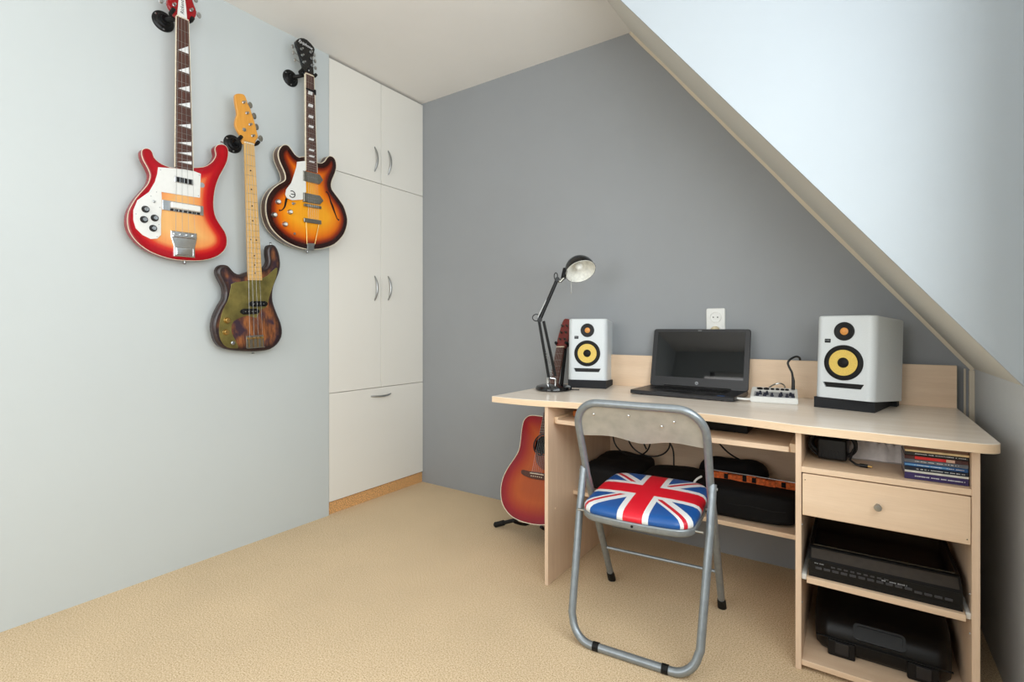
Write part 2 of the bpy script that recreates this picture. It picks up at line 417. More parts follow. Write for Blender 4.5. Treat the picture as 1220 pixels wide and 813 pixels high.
# cream caulk strip where the back wall meets the slope, slightly wavy, and down the corner
b = MB(); wv = 0.026; N_ = 60; P1 = []; P2 = []
for k in range(N_ + 1):
    t = k / N_; w_ = 0.013 + 0.003 * noise.noise(Vector((t * 9, 0.3, 0)))
    x, z = XS + dx * t, H + dz * t; P1.append((x, z)); P2.append((x - nx_ * w_, z - nz_ * w_))
for k in range(N_): xz([P1[k], P1[k + 1], P2[k + 1], P2[k]], YB - 0.010, YB + 0.001, b)
struct('trim_2', b, M['caulk'], smooth=0)
b = MB(); b.box((XK - 0.016, YB - 0.012, 0), (XK, YB, ZK - 0.005), 0.002); struct('trim_3', b, M['caulk'])
b = MB(); b.box((XK - 0.030, YB - 0.006, 0.3), (XK - 0.024, YB, ZK - 0.0), 0.001); struct('trim_4', b, M['caulk'])
# windows (dormer beside the camera; the one behind is added for fill)
def window(name, T, w, h, nb):
    b = MB()
    for a_, c_ in (((-w / 2, -h / 2), (w / 2, -h / 2 + 0.06)), ((-w / 2, h / 2 - 0.06), (w / 2, h / 2)), ((-w / 2, -h / 2), (-w / 2 + 0.06, h / 2)), ((w / 2 - 0.06, -h / 2), (w / 2, h / 2))):
        b.box((a_[0], -0.03, a_[1]), (c_[0], 0.03, c_[1]), 0.004, T=T)
    for k in range(1, nb):
        x = -w / 2 + w * k / nb; b.box((x - 0.035, -0.03, -h / 2), (x + 0.035, 0.03, h / 2), 0.004, T=T)
    struct(name, b, M['white_plastic'])
window('window_1', Tr(XK + 0.17, 0.09, 1.66) @ Rz(90), 2.70, 1.36, 3)
b = MB()
for a_, c_ in (((1.44, 0.90), (1.55, 2.42)), ((-1.34, 0.90), (-1.26, 2.42)), ((-1.34, 2.34), (1.55, 2.42)), ((-1.34, 0.90), (1.55, 0.98))):
    b.box((XK - 0.035, a_[0], a_[1]), (XK - 0.0016, c_[0], c_[1]), 0.004)
struct('trim_added_shade', b, M['white_plastic'])  # projecting casing added out of view, to shade the edge of the dormer cheek
window('window_added_rear', Tr(-1.25, YR - 0.06, 1.55), 1.40, 1.50, 2)  # unseen window, added to house the rear fill lamp

# ------------------------------------------------------------------ built-in wardrobe
wd = thing('built_in_wardrobe', 'cream built-in wardrobe with four doors and a bottom flap, filling the corner niche', 'wardrobe', (XL, 2.127, 0))
b = MB(); y0, y1 = 1.757 - 2.127, 2.499 - 2.127
b.box((-0.55, y0, 0.0), (-0.03, y0 + 0.018, 2.568)); b.box((-0.55, y1 - 0.018, 0.0), (-0.03, y1, 2.568)); b.box((-0.55, y0, 2.55), (-0.03, y1, 2.568))
b.box((-0.55, y0, 0.0), (-0.53, y1, 2.56)); b.box((-0.5, y0, 0.06), (-0.03, y1, 0.08)); b.box((-0.5, y0, 1.93), (-0.03, y1, 1.95)); b.box((-0.5, y0, 0.67), (-0.03, y1, 0.69))
b.build('carcass', M['closet_edge'], wd, smooth=0)
b = MB(); b.box((-0.03, y0, 0), (-0.012, y1, 0.066)); b.build('plinth', M['particle'], wd, smooth=0, label='bare particle board plinth under the wardrobe')
def bow(c, axis, mb, L=0.15):
    pts = []; rr = []
    for k in range(17):
        t = -1 + 2 * k / 16; d = 0.024 * (1 - t * t) + 0.0; side = 0.004 * (1 - t * t)
        pts.append(Vector((c[0] + d, c[1] + side, c[2] + t * L / 2)) if axis == 'z' else Vector((c[0] + d, c[1] + t * L / 2, c[2] - side)))
        rr.append(0.0042 + 0.0022 * (1 - t * t))
    mb.tube(pts, rr, 8); return mb
ys = 2.133 - 2.127; g = 0.0016
for nm, a_, c_, hy, hz in (('door', (y0 + 0.002, 1.9415), (ys - g, 2.560), -0.046, 2.08), ('door', (ys + g, 1.9415), (y1 - 0.002, 2.560), 0.062, 2.087),
                           ('door', (y0 + 0.002, 0.682), (ys - g, 1.9385), -0.046, 1.29), ('door', (ys + g, 0.682), (y1 - 0.002, 1.9385), 0.062, 1.297)):
    b = MB(); b.box((-0.022, a_[0], a_[1]), (-0.002, c_[0], c_[1]), 0.0012, 1); d = b.build('door', M['closet'], wd)
    bow((-0.002, hy, hz), 'z', MB()).build if False else None
    hb = MB(); bow((-0.003, hy, hz), 'z', hb); hb.build('handle', M['steel'], d, label='curved metal bow handle')
b = MB(); b.box((-0.022, y0 + 0.002, 0.072), (-0.002, y1 - 0.002, 0.679), 0.0012, 1); d = b.build('flap', M['closet'], wd)
hb = MB(); bow((-0.003, 0.004, 0.632), 'y', hb, 0.16); hb.build('handle', M['steel'], d, label='curved metal bow handle')

# ------------------------------------------------------------------ guitars
def gmat(B, V, Wd):
    V = Vector(V).normalized(); Wd = Vector(Wd); Wd = (Wd - V * Wd.dot(V)).normalized(); n = Wd.cross(V)
    return Matrix(((Wd.x, V.x, n.x, B[0]), (Wd.y, V.y, n.y, B[1]), (Wd.z, V.z, n.z, B[2]), (0, 0, 0, 1)))
def body(name, outline, T, mats, parent, r=0.006, grid=0.007, dome=0.0, hole=None, rseg=4):
    """solid body: outline in metres, front at z=0 (domed), back at z=-T; mats = [side, front]"""
    bm = bmesh.new(); lay = bm.verts.layers.float.new('rim'); n = len(outline)
    rings = []
    def ring(poly, z, rim):
        rr = []
        for x, y in poly:
            v = bm.verts.new((x, y, z)); v[lay] = rim; rr.append(v)
        rings.append(rr)
    ring(offset(outline, r), -T, 0)
    ring(outline, -T + r, 0)
    for k in range(rseg + 1):
        a = pi / 2 * k / rseg; ring(offset(outline, r * (1 - cos(a))), -r + r * sin(a), r * (1 - cos(a)))
    for A_, B_ in zip(rings, rings[1:]):
        for i in range(n):
            j = (i + 1) % n; bm.faces.new((A_[i], A_[j], B_[j], B_[i])).material_index = 0
    bm.faces.new(rings[0][::-1]).material_index = 0
    inner = [(v.co.x, v.co.y) for v in rings[-1]]
    xs = [p[0] for p in inner]; ys_ = [p[1] for p in inner]; pts = [Vector(p) for p in inner]
    y = min(ys_)
    while y < max(ys_):
        x = min(xs)
        while x < max(xs):
            if inpoly((x, y), inner) and edist((x, y), inner) > grid * 0.6: pts.append(Vector((x, y)))
            x += grid
        y += grid
    res = delaunay_2d_cdt(pts, [], [list(range(n))], 1, 1e-7)
    vmap = {}
    for i, p in enumerate(res[0]):
        og = res[3][i]; own = [q for q in og if q < n]
        if own: vmap[i] = rings[-1][own[0]]; continue
        d = edist(p, outline); v = bm.verts.new((p.x, p.y, dome * (1 - math.exp(-d / 0.05)))); v[lay] = d; vmap[i] = v
    for f in res[2]:
        if hole and all((res[0][i].x - hole[0]) ** 2 + (res[0][i].y - hole[1]) ** 2 < hole[2] ** 2 for i in f): continue
        try: bm.faces.new([vmap[i] for i in f]).material_index = 1
        except ValueError: pass
    mb = MB(); mb.b.free(); mb.b = bm
    return mb.build(name, mats, parent, smooth=40)
def strip(poly, w, z0, z1, mb):
    """band following a closed outline (binding)"""
    q = offset(poly, w); n = len(poly)
    vs = [Vector((x, y, z0)) for x, y in poly] + [Vector((x, y, z1)) for x, y in poly] + [Vector((x, y, z1)) for x, y in q] + [Vector((x, y, z0)) for x, y in q]
    F = []
    for i in range(n):
        j = (i + 1) % n
        for l in range(4): F.append([l * n + i, l * n + j, ((l + 1) % 4) * n + j, ((l + 1) % 4) * n + i])
    mb.faces(vs, F)
def neck(parent, v0, v1, w0, w1, L, nf, fb, nm, z=0.003, depth=0.02, c0=0.0, c1=0.0, vend=None, fretm=None):
    """v0 = body end of the board, v1 = nut; half widths w0,w1"""
    b = MB(); vs = []; seg = 10; st = [(v0 - 0.0, w0, c0), (v1 + 0.012, w1, c1)]
    for v, w, c in st:
        for k in range(seg + 1):
            a = pi + pi * k / seg; vs.append(Vector((c + w * 0.97 * cos(a), v, z + depth * sin(a))))
    F = [[k, k + 1, seg + 2 + k, seg + 1 + k] for k in range(seg)] + [list(range(seg + 1)), list(range(seg + 1, 2 * seg + 2))[::-1], [0, seg, 2 * seg + 1, seg + 1]]
    b.faces(vs, F); b.build('neck', nm, parent)
    b = MB(); zt = z + 0.006
    b.faces([(c0 - w0, v0, z), (c0 + w0, v0, z), (c1 + w1, v1, z), (c1 - w1, v1, z), (c0 - w0, v0, zt), (c0 + w0, v0, zt), (c1 + w1, v1, zt), (c1 - w1, v1, zt)],
            [[0, 1, 2, 3], [4, 5, 6, 7], [0, 1, 5, 4], [1, 2, 6, 5], [2, 3, 7, 6], [3, 0, 4, 7]])
    fo = b.build('fretboard', fb, parent, smooth=0)
    b = MB()
    def at(v): t = (v - v0) / (v1 - v0); return w0 + (w1 - w0) * t, c0 + (c1 - c0) * t
    for k in range(1, nf + 1):
        v = v1 - L * (1 - 2 ** (-k / 12))
        if v < v0 + 0.002: break
        w, c = at(v); b.box((c - w, v - 0.0006, zt - 0.0005), (c + w, v + 0.0006, zt + 0.0008))
    b.build('frets', fretm or M['nickel'], fo, smooth=0, kind='stuff')
    b = MB(); b.box((c1 - w1, v1, z), (c1 + w1, v1 + 0.005, zt + 0.002), 0.0005, 1); b.build('nut', M['ivory'], parent)
    return fo, at, zt
def strings(parent, n, a, b_, za, zb, m, r=0.0009):
    for k in range(n):
        t = k / (n - 1) if n > 1 else 0
        p = (a[0] + (a[1] - a[0]) * t, a[2], za); q = (b_[0] + (b_[1] - b_[0]) * t, b_[2], zb)
        s_ = MB(); s_.cyl(p, q, r * (0.80 - 0.3 * t), 5); s_.build('string', m, parent)
def knob(parent, x, y, z, r, h, m, cap=None, name='knob'):
    b = MB(); b.lathe([(r * 1.1, 0), (r * 1.1, h * 0.2), (r, h * 0.3), (r * 0.86, h * 0.9), (r * 0.7, h), (0, h)], 18, Tr(x, y, z)); o = b.build(name, m, parent)
    if cap:
        b = MB(); b.lathe([(r * 0.6, 0), (r * 0.6, 0.0012), (0, 0.0014)], 16, Tr(x, y, z + h)); b.build('cap', cap, o)
    return o
def peg(parent, x, y, side, z, m, mb_=None, L=0.03, pr=0.011, post=True, head=None):
    """tuning machine: post on the face, shaft to the side, oval button"""
    b = MB()
    if post: b.lathe([(0.0065, 0), (0.0065, 0.003), (0.004, 0.004), (0.0032, 0.012), (0.0045, 0.016), (0, 0.016)], 12, Tr(x, y, z))
    o = b.build('tuning_post', m, parent) if post else parent
    b = MB(); b.cyl((x, y, z - 0.018), (x + side * L, y + 0.004, z - 0.018), 0.0022, 8)
    b.lathe([(0.0, -0.004), (pr * 0.8, -0.003), (pr, 0), (pr * 0.8, 0.003), (0, 0.004)], 14, Tr(x + side * (L + pr * 0.9), y + 0.004, z - 0.018) @ Matrix.Diagonal((0.85, 1.15, 1, 1)))
    b.build('tuning_peg', mb_ or m, parent)
def hanger(loc, nutp, n_, label, u=0.034):
    """wall flange + arm + padded yoke; loc = flange centre (y,z)"""
    h = thing('guitar_hanger', label, 'wall hanger', (XL, loc[0], loc[1]), 0, 'black round guitar hangers')
    T = Ry(90)
    b = MB(); b.lathe([(0.042, 0), (0.042, 0.004), (0.038, 0.008), (0.030, 0.010), (0.026, 0.016), (0.018, 0.018), (0.016, 0.030), (0, 0.030)], 32, T); b.build('flange', M['black'], h)
    for a in (60, 180, 300):
        b = MB(); b.lathe([(0.0045, 0), (0.004, 0.002), (0, 0.003)], 10, Tr(0.008, 0.034 * sin(radians(a)), 0.034 * cos(radians(a))) @ T); b.build('screw', M['steel'], h)
    dy = nutp[1] - loc[0]; zz = nutp[2] + 0.012 - loc[1]; fx = nutp[0] - XL
    b = MB(); b.tube([(0.02, 0, 0), (fx - 0.06, dy * 0.5, zz * 0.5), (fx - 0.035, dy, zz)], [0.010, 0.009, 0.008], 12); b.build('arm', M['black'], h)
    b = MB()
    pts = [(fx + 0.016, dy - u, zz + 0.006), (fx - 0.002, dy - u, zz), (fx - 0.022, dy - u * 0.9, zz), (fx - 0.034, dy - u * 0.45, zz), (fx - 0.034, dy + u * 0.45, zz), (fx - 0.022, dy + u * 0.9, zz), (fx - 0.002, dy + u, zz), (fx + 0.016, dy + u, zz + 0.006)]
    b.tube(catmull(pts, 3, False), 0.008, 10); b.build('yoke', M['rubber'], h)
    return h

# --- red solid bass with sweeping horns
rk_out=[(-0.0325,0.273),(-0.0659,0.2751),(-0.0897,0.284),(-0.1059,0.2985),(-0.1115,0.3168),(-0.1212,0.3274),(-0.1344,0.3271),(-0.1458,0.3176),(-0.1482,0.3007),(-0.1428,0.2793),(-0.1333,0.262),(-0.1249,0.2444),(-0.1194,0.2259),(-0.1225,0.2022),(-0.1313,0.1806),(-0.1486,0.1541),(-0.1684,0.1242),(-0.1825,0.0957),(-0.1937,0.068),(-0.1984,0.0384),(-0.1971,0.0097),(-0.1903,-0.0151),(-0.1757,-0.0391),(-0.1564,-0.0596),(-0.1281,-0.0796),(-0.0991,-0.092),(-0.0634,-0.102),(-0.0265,-0.1069),(0.018,-0.1064),(0.064,-0.1023),(0.1049,-0.0914),(0.1399,-0.0735),(0.1651,-0.0488),(0.1775,-0.0214),(0.1777,0.0121),(0.1692,0.0369),(0.1479,0.0671),(0.1319,0.0939),(0.1237,0.1254),(0.1219,0.1613),(0.1264,0.2057),(0.135,0.2438),(0.1494,0.2834),(0.1674,0.3206),(0.1821,0.3572),(0.1874,0.3955),(0.1824,0.4163),(0.1681,0.4249),(0.1468,0.4197),(0.134,0.4068),(0.1304,0.3914),(0.1345,0.3707),(0.1253,0.3467),(0.1078,0.3243),(0.0805,0.3048),(0.0342,0.2902)]
rk_pg=[(-0.0928,0.2619),(0.0276,0.2803),(0.0689,0.2723),(0.0648,0.1686),(0.0364,0.1667),(-0.0819,0.1641),(-0.0806,0.1107),(-0.0848,0.0495),(-0.0853,-0.0111),(-0.0985,-0.0275),(-0.1219,-0.0324),(-0.1503,-0.0195),(-0.1725,0.0035),(-0.1804,0.0348),(-0.18,0.0736),(-0.1658,0.115),(-0.1258,0.1554),(-0.1051,0.1993),(-0.096,0.2346)]
def guitar(name, label, B, V, Wd, cat='guitar'): return thing(name, label, cat, mat=gmat(B, V, Wd))
g1 = guitar('electric_bass', 'red sunburst bass with white scratch plate and pointed horns, highest at the left', (-2.355, 0.985, 1.442), (0.0279, -0.0201, 0.9994), (0, 1, 0), 'bass guitar')
ol = catmull(rk_out, 2)
bd = body('body', ol, 0.042, [M['red_lac'], M['fireglo']], g1, r=0.004)
b = MB(); strip(offset(ol, -0.0006), 0.004, -0.007, -0.0018, b); b.build('binding', M['ivory'], bd, label='thin white edge binding')
b = MB(); b.prism(rk_pg, 0, 0.0028, inset=0.0008); pg = b.build('scratch_plate', M['white_plastic'], g1, smooth=20)
for x, y in ((-0.085, 0.253), (0.062, 0.265), (0.058, 0.176), (-0.10, 0.16), (-0.172, 0.06), (-0.1, -0.02), (-0.089, 0.10), (-0.12, 0.14), (-0.093, 0.03)):
    b = MB(); b.lathe([(0.0022, 0), (0.002, 0.001), (0, 0.0014)], 8, Tr(x, y, 0.0028)); b.build('screw', M['steel'], pg)
b = MB(); b.box((-0.036, 0.214, 0.002), (0.037, 0.240, 0.008), 0.003); o = b.build('pickup', M['chrome'], g1, label='chrome framed neck pickup')
b = MB()
for k in range(4): b.box((-0.029 + k * 0.0155, 0.217, 0.006), (-0.0165 + k * 0.0155, 0.237, 0.0095), 0.001, 1)
b.build('pickup_insert', M['black'], o)
b = MB(); b.box((-0.080, 0.092, 0.0), (0.078, 0.134, 0.005), 0.002); o = b.build('pickup', M['chrome'], g1, label='chrome bridge pickup with white cover')
b = MB(); b.box((-0.052, 0.104, 0.004), (0.063, 0.130, 0.017), 0.006, 3); b.build('pickup_cover', M['white_plastic'], o)
b = MB()
for k in range(7): b.box((-0.052 + k * 0.017, 0.094, 0.004), (-0.040 + k * 0.017, 0.102, 0.008), 0.001, 1)
b.build('pickup_insert', M['black'], o)
b = MB(); b.prism([(-0.051, 0.012), (0.050, 0.012), (0.050, -0.012), (0.042, -0.050), (0.042, -0.093), (-0.040, -0.093), (-0.040, -0.05), (-0.051, -0.012)], 0, 0.007, inset=0.002)
b.box((-0.046, -0.014, 0.006), (0.046, -0.005, 0.014), 0.002); b.box((-0.033, -0.088, 0.006), (0.033, -0.055, 0.010), 0.004); o = b.build('bridge', M['chrome'], g1)
for k in range(4):
    b = MB(); b.cyl((-0.036 + 0.024 * k, 0.0, 0.007), (-0.036 + 0.024 * k, 0.0, 0.016), 0.006, 12); b.build('saddle', M['steel'], o)
for x, y in ((-0.1397, 0.0838), (-0.1452, 0.0422), (-0.1083, 0.0539), (-0.1139, 0.0118)): knob(g1, x, y, 0.003, 0.0125, 0.012, M['black'], M['chrome'])
b = MB(); b.lathe([(0.006, 0), (0.005, 0.003), (0.002, 0.004), (0.0022, 0.014), (0, 0.015)], 10, Tr(-0.110, 0.120, 0.003)); b.build('toggle_switch', M['steel'], g1)
b = MB(); b.lathe([(0.011, 0), (0.011, 0.001), (0, 0.001)], 20, Tr(0.0732, 0.225, 0)); b.build('sticker', M['grey_print'], g1, label='small round grey sticker')
fo, at, zt = neck(g1, 0.2765, 0.897, 0.034, 0.0225, 0.898, 20, M['rosewood'], M['red_lac'], z=0.003, c0=0.0012)
for k in (3, 5, 7, 9, 12, 15, 17, 19):
    f = lambda q: 0.897 - 0.898 * (1 - 2 ** (-q / 12)); va, vb = f(k), f(k - 1); vm = (va + vb) / 2; w, c = at(vm); d_ = (vb - va) * 0.36
    b = MB(); b.prism([(c - w * 0.75, vm - d_), (c + w * 0.85, vm - d_), (c + w * 0.85, vm + d_)], zt, zt + 0.0006); b.build('inlay', M['white_print'], fo, smooth=0)
for s_ in (-1, 1):
    b = MB(); b.faces([(0.0012 + s_ * 0.034, 0.2765, 0.002), (0.0012 + s_ * 0.036, 0.2765, 0.002), (s_ * 0.0245, 0.897, 0.002), (s_ * 0.0225, 0.897, 0.002), (0.0012 + s_ * 0.034, 0.2765, 0.0096), (0.0012 + s_ * 0.036, 0.2765, 0.0096), (s_ * 0.0245, 0.897, 0.0096), (s_ * 0.0225, 0.897, 0.0096)],
                      [[0, 1, 2, 3], [4, 5, 6, 7], [0, 1, 5, 4], [1, 2, 6, 5], [2, 3, 7, 6], [3, 0, 4, 7]]); b.build('neck_binding', M['ivory'], fo, smooth=0)
hd = catmull([(-0.0225, 0.897), (-0.040, 0.915), (-0.052, 0.935), (-0.048, 0.965), (-0.036, 0.995), (-0.042, 1.03), (-0.03, 1.07), (0.0, 1.085), (0.03, 1.065), (0.034, 1.03), (0.044, 0.99), (0.058, 0.955), (0.05, 0.925), (0.034, 0.908), (0.0225, 0.897)], 2)
b = MB(); b.prism(hd, -0.014, 0.002, inset=0.003); hs = b.build('headstock', M['red_lac'], g1)
b = MB(); b.prism([(-0.018, 0.905), (0.019, 0.905), (0.016, 0.95), (0.006, 1.03), (-0.006, 1.03), (-0.014, 0.95)], 0.002, 0.0045, inset=0.0006); cv = b.build('truss_rod_cover', M['white_plastic'], hs, label='white truss rod cover with the maker name')
text('lettering', 'Rickenbacker', 0.019, M['black'], cv, Tr(0.001, 0.968, 0.0047) @ Rz(90), shear=0.2)
for x, y, s_ in ((-0.03, 0.94, -1), (-0.025, 1.0, -1), (0.035, 0.95, 1), (0.022, 1.01, 1)): peg(g1, x, y, s_, 0.002, M['steel'])
strings(g1, 4, (-0.017, 0.017, 0.90), (-0.037, 0.037, 0.0), 0.012, 0.017, M['steel'])
for x, y, a in ((0.01, -0.109, 0), (0.168, 0.428, 180)):
    b = MB(); b.tube([(x, y + (0.006 if a == 0 else -0.006), -0.018), (x, y - (0.008 if a == 0 else -0.008), -0.018), (x, y - (0.012 if a == 0 else -0.012), -0.018)], [0.0035, 0.004, 0.008], 12); b.build('strap_button', M['steel'], g1)
hanger((0.938, 2.350), (-2.33, 0.967, 2.339), 0, 'black round wall hanger holding the red sunburst bass', 0.036)

# --- worn brown bass with olive guard
pb_out=[(-0.0344,0.3089),(-0.058,0.3014),(-0.0807,0.3092),(-0.0963,0.3262),(-0.1087,0.3387),(-0.1275,0.343),(-0.1465,0.3356),(-0.1583,0.3171),(-0.1573,0.2948),(-0.1458,0.2694),(-0.1342,0.2438),(-0.1302,0.2147),(-0.1363,0.1855),(-0.1528,0.1597),(-0.1694,0.1279),(-0.181,0.0961),(-0.1858,0.0643),(-0.1833,0.032),(-0.1741,-0.0009),(-0.1564,-0.025),(-0.1285,-0.0405),(-0.0835,-0.0512),(-0.0301,-0.0594),(0.0256,-0.0631),(0.0764,-0.0586),(0.1143,-0.0369),(0.1382,-0.0027),(0.1431,0.033),(0.1367,0.0692),(0.1227,0.1055),(0.1088,0.1414),(0.0988,0.1769),(0.0985,0.2121),(0.1048,0.2473),(0.1169,0.2757),(0.133,0.3115),(0.1432,0.3474),(0.1428,0.3828),(0.1364,0.4177),(0.1223,0.4448),(0.104,0.4516),(0.0855,0.4453),(0.0761,0.4238),(0.0766,0.3927),(0.0795,0.3721),(0.0716,0.3509),(0.0567,0.3378),(0.0389,0.3356)]
pb_pg=[(-0.0856,0.2643),(-0.1024,0.2443),(-0.11,0.2115),(-0.1207,0.1788),(-0.1411,0.1401),(-0.1552,0.0951),(-0.1615,0.0565),(-0.1608,0.0241),(-0.1495,-0.0093),(-0.1282,-0.0307),(-0.0963,-0.0380),(-0.0797,-0.0350),(-0.0916,-0.0004),(-0.1066,0.0338),(-0.1052,0.0733),(-0.0817,0.0955),(-0.0311,0.1105),(0.0099,0.0989),(0.0322,0.1361),(0.0613,0.1494),(0.0774,0.1981),(0.0960,0.2473),(0.1153,0.2950),(0.1230,0.3340),(0.1150,0.3392),(0.0886,0.3169),(0.0407,0.2842),(-0.0253,0.279)]
g2 = guitar('electric_bass', 'worn dark brown bass with olive brass scratch plate and maple neck, lowest on the wall', (-2.36, 1.294, 0.997), (0.0331, -0.0518, 0.9981), (0.0017, 0.9987, 0.0518), 'bass guitar')
body('body', catmull(pb_out, 2), 0.044, [M['bk_side'], M['pburst']], g2, r=0.012, rseg=5)
b = MB(); b.prism(catmull(pb_pg[:-1], 2), 0, 0.0022, inset=0.0006); b.build('scratch_plate', M['olive'], g2, smooth=20)
for x0, y0_ in ((-0.057, 0.1165), (-0.0155, 0.1515)):
    b = MB(); b.box((x0, y0_, 0.001), (x0 + 0.071, y0_ + 0.0265, 0.010), 0.004, 3)
    for s_ in (0, 1): b.lathe([(0.010, 0.001), (0.010, 0.007), (0, 0.007)], 14, Tr(x0 + 0.071 * s_, y0_ + 0.013, 0))
    o = b.build('pickup', M['black'], g2)
    for k in range(4):
        b = MB(); b.lathe([(0.0026, 0), (0.0026, 0.0012), (0, 0.0014)], 8, Tr(x0 + 0.012 + 0.0157 * k, y0_ + 0.013, 0.010)); b.build('pole_piece', M['steel'], o)
b = MB(); b.box((-0.042, -0.042, 0), (0.042, 0.016, 0.003), 0.001, 1); b.box((-0.042, -0.044, 0), (0.042, -0.040, 0.012), 0.001, 1); o = b.build('bridge', M['nickel'], g2)
for k in range(4):
    b = MB(); b.cyl((-0.031 + 0.0205 * k - 0.007, 0.004, 0.008), (-0.031 + 0.0205 * k + 0.007, 0.004, 0.008), 0.005, 10); b.cyl((-0.031 + 0.0205 * k, 0.004, 0.007), (-0.031 + 0.0205 * k, -0.04, 0.007), 0.0018, 6); b.build('saddle', M['brassy'], o)
for x, y in ((-0.1269, 0.092), (-0.1333, 0.0387)): knob(g2, x, y, 0.002, 0.0125, 0.014, M['brassy'])
b = MB(); b.lathe([(0.009, 0), (0.009, 0.003), (0.005, 0.004), (0.004, 0.001), (0, 0.001)], 16, Tr(-0.1037, -0.0128, 0.002)); b.build('jack_socket', M['steel'], g2)
fo, at, zt = neck(g2, 0.277, 0.905, 0.0335, 0.0228, 0.907, 20, M['maple_neck'], M['maple_neck'], c0=0.0065, c1=0.0, fretm=M['nickel'])
for k, dx_ in ((3, 0), (5, 0), (7, 0), (9, 0), (12, -0.013), (12, 0.013), (15, 0), (17, 0), (19, 0)):
    f = lambda q: 0.905 - 0.907 * (1 - 2 ** (-q / 12)); vm = (f(k) + f(k - 1)) / 2; w, c = at(vm)
    b = MB(); b.lathe([(0.0034, 0), (0.0034, 0.0006), (0, 0.0006)], 10, Tr(c + dx_, vm, zt)); b.build('inlay', M['black'], fo, smooth=0)
pb_head=[(-0.0226,0.9013),(-0.0311,0.927),(-0.0467,0.9507),(-0.0574,0.9754),(-0.0541,1.0037),(-0.0463,1.0289),(-0.05,1.0552),(-0.0538,1.0769),(-0.0543,1.104),(-0.0478,1.1161),(-0.029,1.1235),(-0.0125,1.1242),(-0.0035,1.1109),(0.003,1.0897),(0.0143,1.0698),(0.0208,1.0483),(0.0297,1.0226),(0.0364,1.0009),(0.0405,0.9783),(0.0471,0.9515),(0.0364,0.9299),(0.0236,0.905)]
b = MB(); b.prism(catmull(pb_head, 2), -0.012, 0.003, inset=0.003); hs = b.build('headstock', M['amber_head'], g2)
for (x, y), e in zip([(-0.0185, 1.0877), (-0.0049, 1.0432), (0.0084, 0.9956), (0.0189, 0.9467)], (0.0, 0.004, 0.0, 0.008)):
    peg(g2, x, y, 1, 0.003, M['steel'], M['nickel'], L=0.03 + e, pr=0.013)
b = MB(); b.lathe([(0.009, 0), (0.008, 0.003), (0, 0.004)], 14, Tr(-0.019, 0.965, 0.003)); b.build('string_tree', M['steel'], hs)
strings(g2, 4, (-0.016, 0.016, 0.908), (-0.031, 0.031, 0.004), 0.0115, 0.013, M['steel'], 0.0010)
for x, y, s_ in ((0.0, -0.061, -1), (0.104, 0.4516, 1)):
    b = MB(); b.tube([(x, y - s_ * 0.004, -0.02), (x, y + s_ * 0.007, -0.02), (x, y + s_ * 0.011, -0.02)], [0.003, 0.0035, 0.007], 12); b.build('strap_button', M['steel'], g2)
hanger((1.228, 1.916), (-2.33, 1.247, 1.902), 0, 'black round wall hanger holding the worn brown bass', 0.040)

# --- tobacco sunburst hollow body guitar
cs_out=[(-0.0305,0.2498),(-0.0593,0.2394),(-0.0831,0.2483),(-0.1023,0.2687),(-0.1176,0.2826),(-0.1369,0.2834),(-0.1562,0.2695),(-0.1696,0.2452),(-0.1725,0.2201),(-0.1656,0.1938),(-0.1511,0.1654),(-0.1402,0.143),(-0.1369,0.1189),(-0.145,0.1032),(-0.172,0.0839),(-0.2025,0.0573),(-0.2252,0.0255),(-0.2391,-0.0079),(-0.2429,-0.0429),(-0.2408,-0.077),(-0.2301,-0.1136),(-0.2147,-0.1396),(-0.1929,-0.1616),(-0.1595,-0.1864),(-0.1173,-0.2053),(-0.0696,-0.2177),(-0.0203,-0.2231),(0.0396,-0.218),(0.0928,-0.2034),(0.1387,-0.1837),(0.1766,-0.1526),(0.2058,-0.1178),(0.2239,-0.0758),(0.2296,-0.0351),(0.2197,0.0034),(0.204,0.0368),(0.1763,0.0678),(0.1489,0.0943),(0.131,0.1143),(0.127,0.1406),(0.1366,0.1694),(0.151,0.1994),(0.1618,0.2326),(0.1614,0.2597),(0.1526,0.2809),(0.1345,0.2898),(0.1164,0.2863),(0.1027,0.2732),(0.0916,0.2555),(0.071,0.2395),(0.0492,0.2362),(0.0364,0.2393)]
cs_pg=[(-0.08,0.2095),(-0.0327,0.2252),(-0.033,0.0662),(-0.0503,0.0595),(-0.0511,0.0265),(-0.1122,0.0128),(-0.1393,0.0191),(-0.1481,0.0353),(-0.1421,0.0612),(-0.1141,0.0984),(-0.0973,0.1447),(-0.0846,0.1833)]
g3 = guitar('electric_guitar', 'tobacco sunburst hollow body guitar with f-holes, hanging beside the cream wardrobe', (-2.35, 1.584, 1.68), (0.0301, -0.0421, 0.9987), (0.0013, 0.9991, 0.0421))
ol = catmull(cs_out, 2)
bd = body('body', ol, 0.046, [M['cs_side'], M['sunb']], g3, r=0.003, dome=0.006)
b = MB(); strip(offset(ol, -0.0006), 0.004, -0.007, -0.0002, b); b.build('binding', M['ivory'], bd, label='cream front edge binding')
b = MB(); strip(offset(ol, -0.0006), 0.004, -0.046, -0.041, b); b.build('binding', M['ivory'], bd, label='cream rear edge binding')
zd = 0.0062
b = MB(); b.prism(catmull(cs_pg[:1], 1) + cs_pg[1:], zd + 0.004, zd + 0.0065, inset=0.0006); b.box((-0.12, 0.05, 0.003), (-0.11, 0.06, zd + 0.005)); pg = b.build('scratch_plate', M['white_plastic'], g3, smooth=20)
b = MB(); e_ = [(0.016 * cos(radians(a)), 0.016 * sin(radians(a))) for a in range(60, 331, 15)]
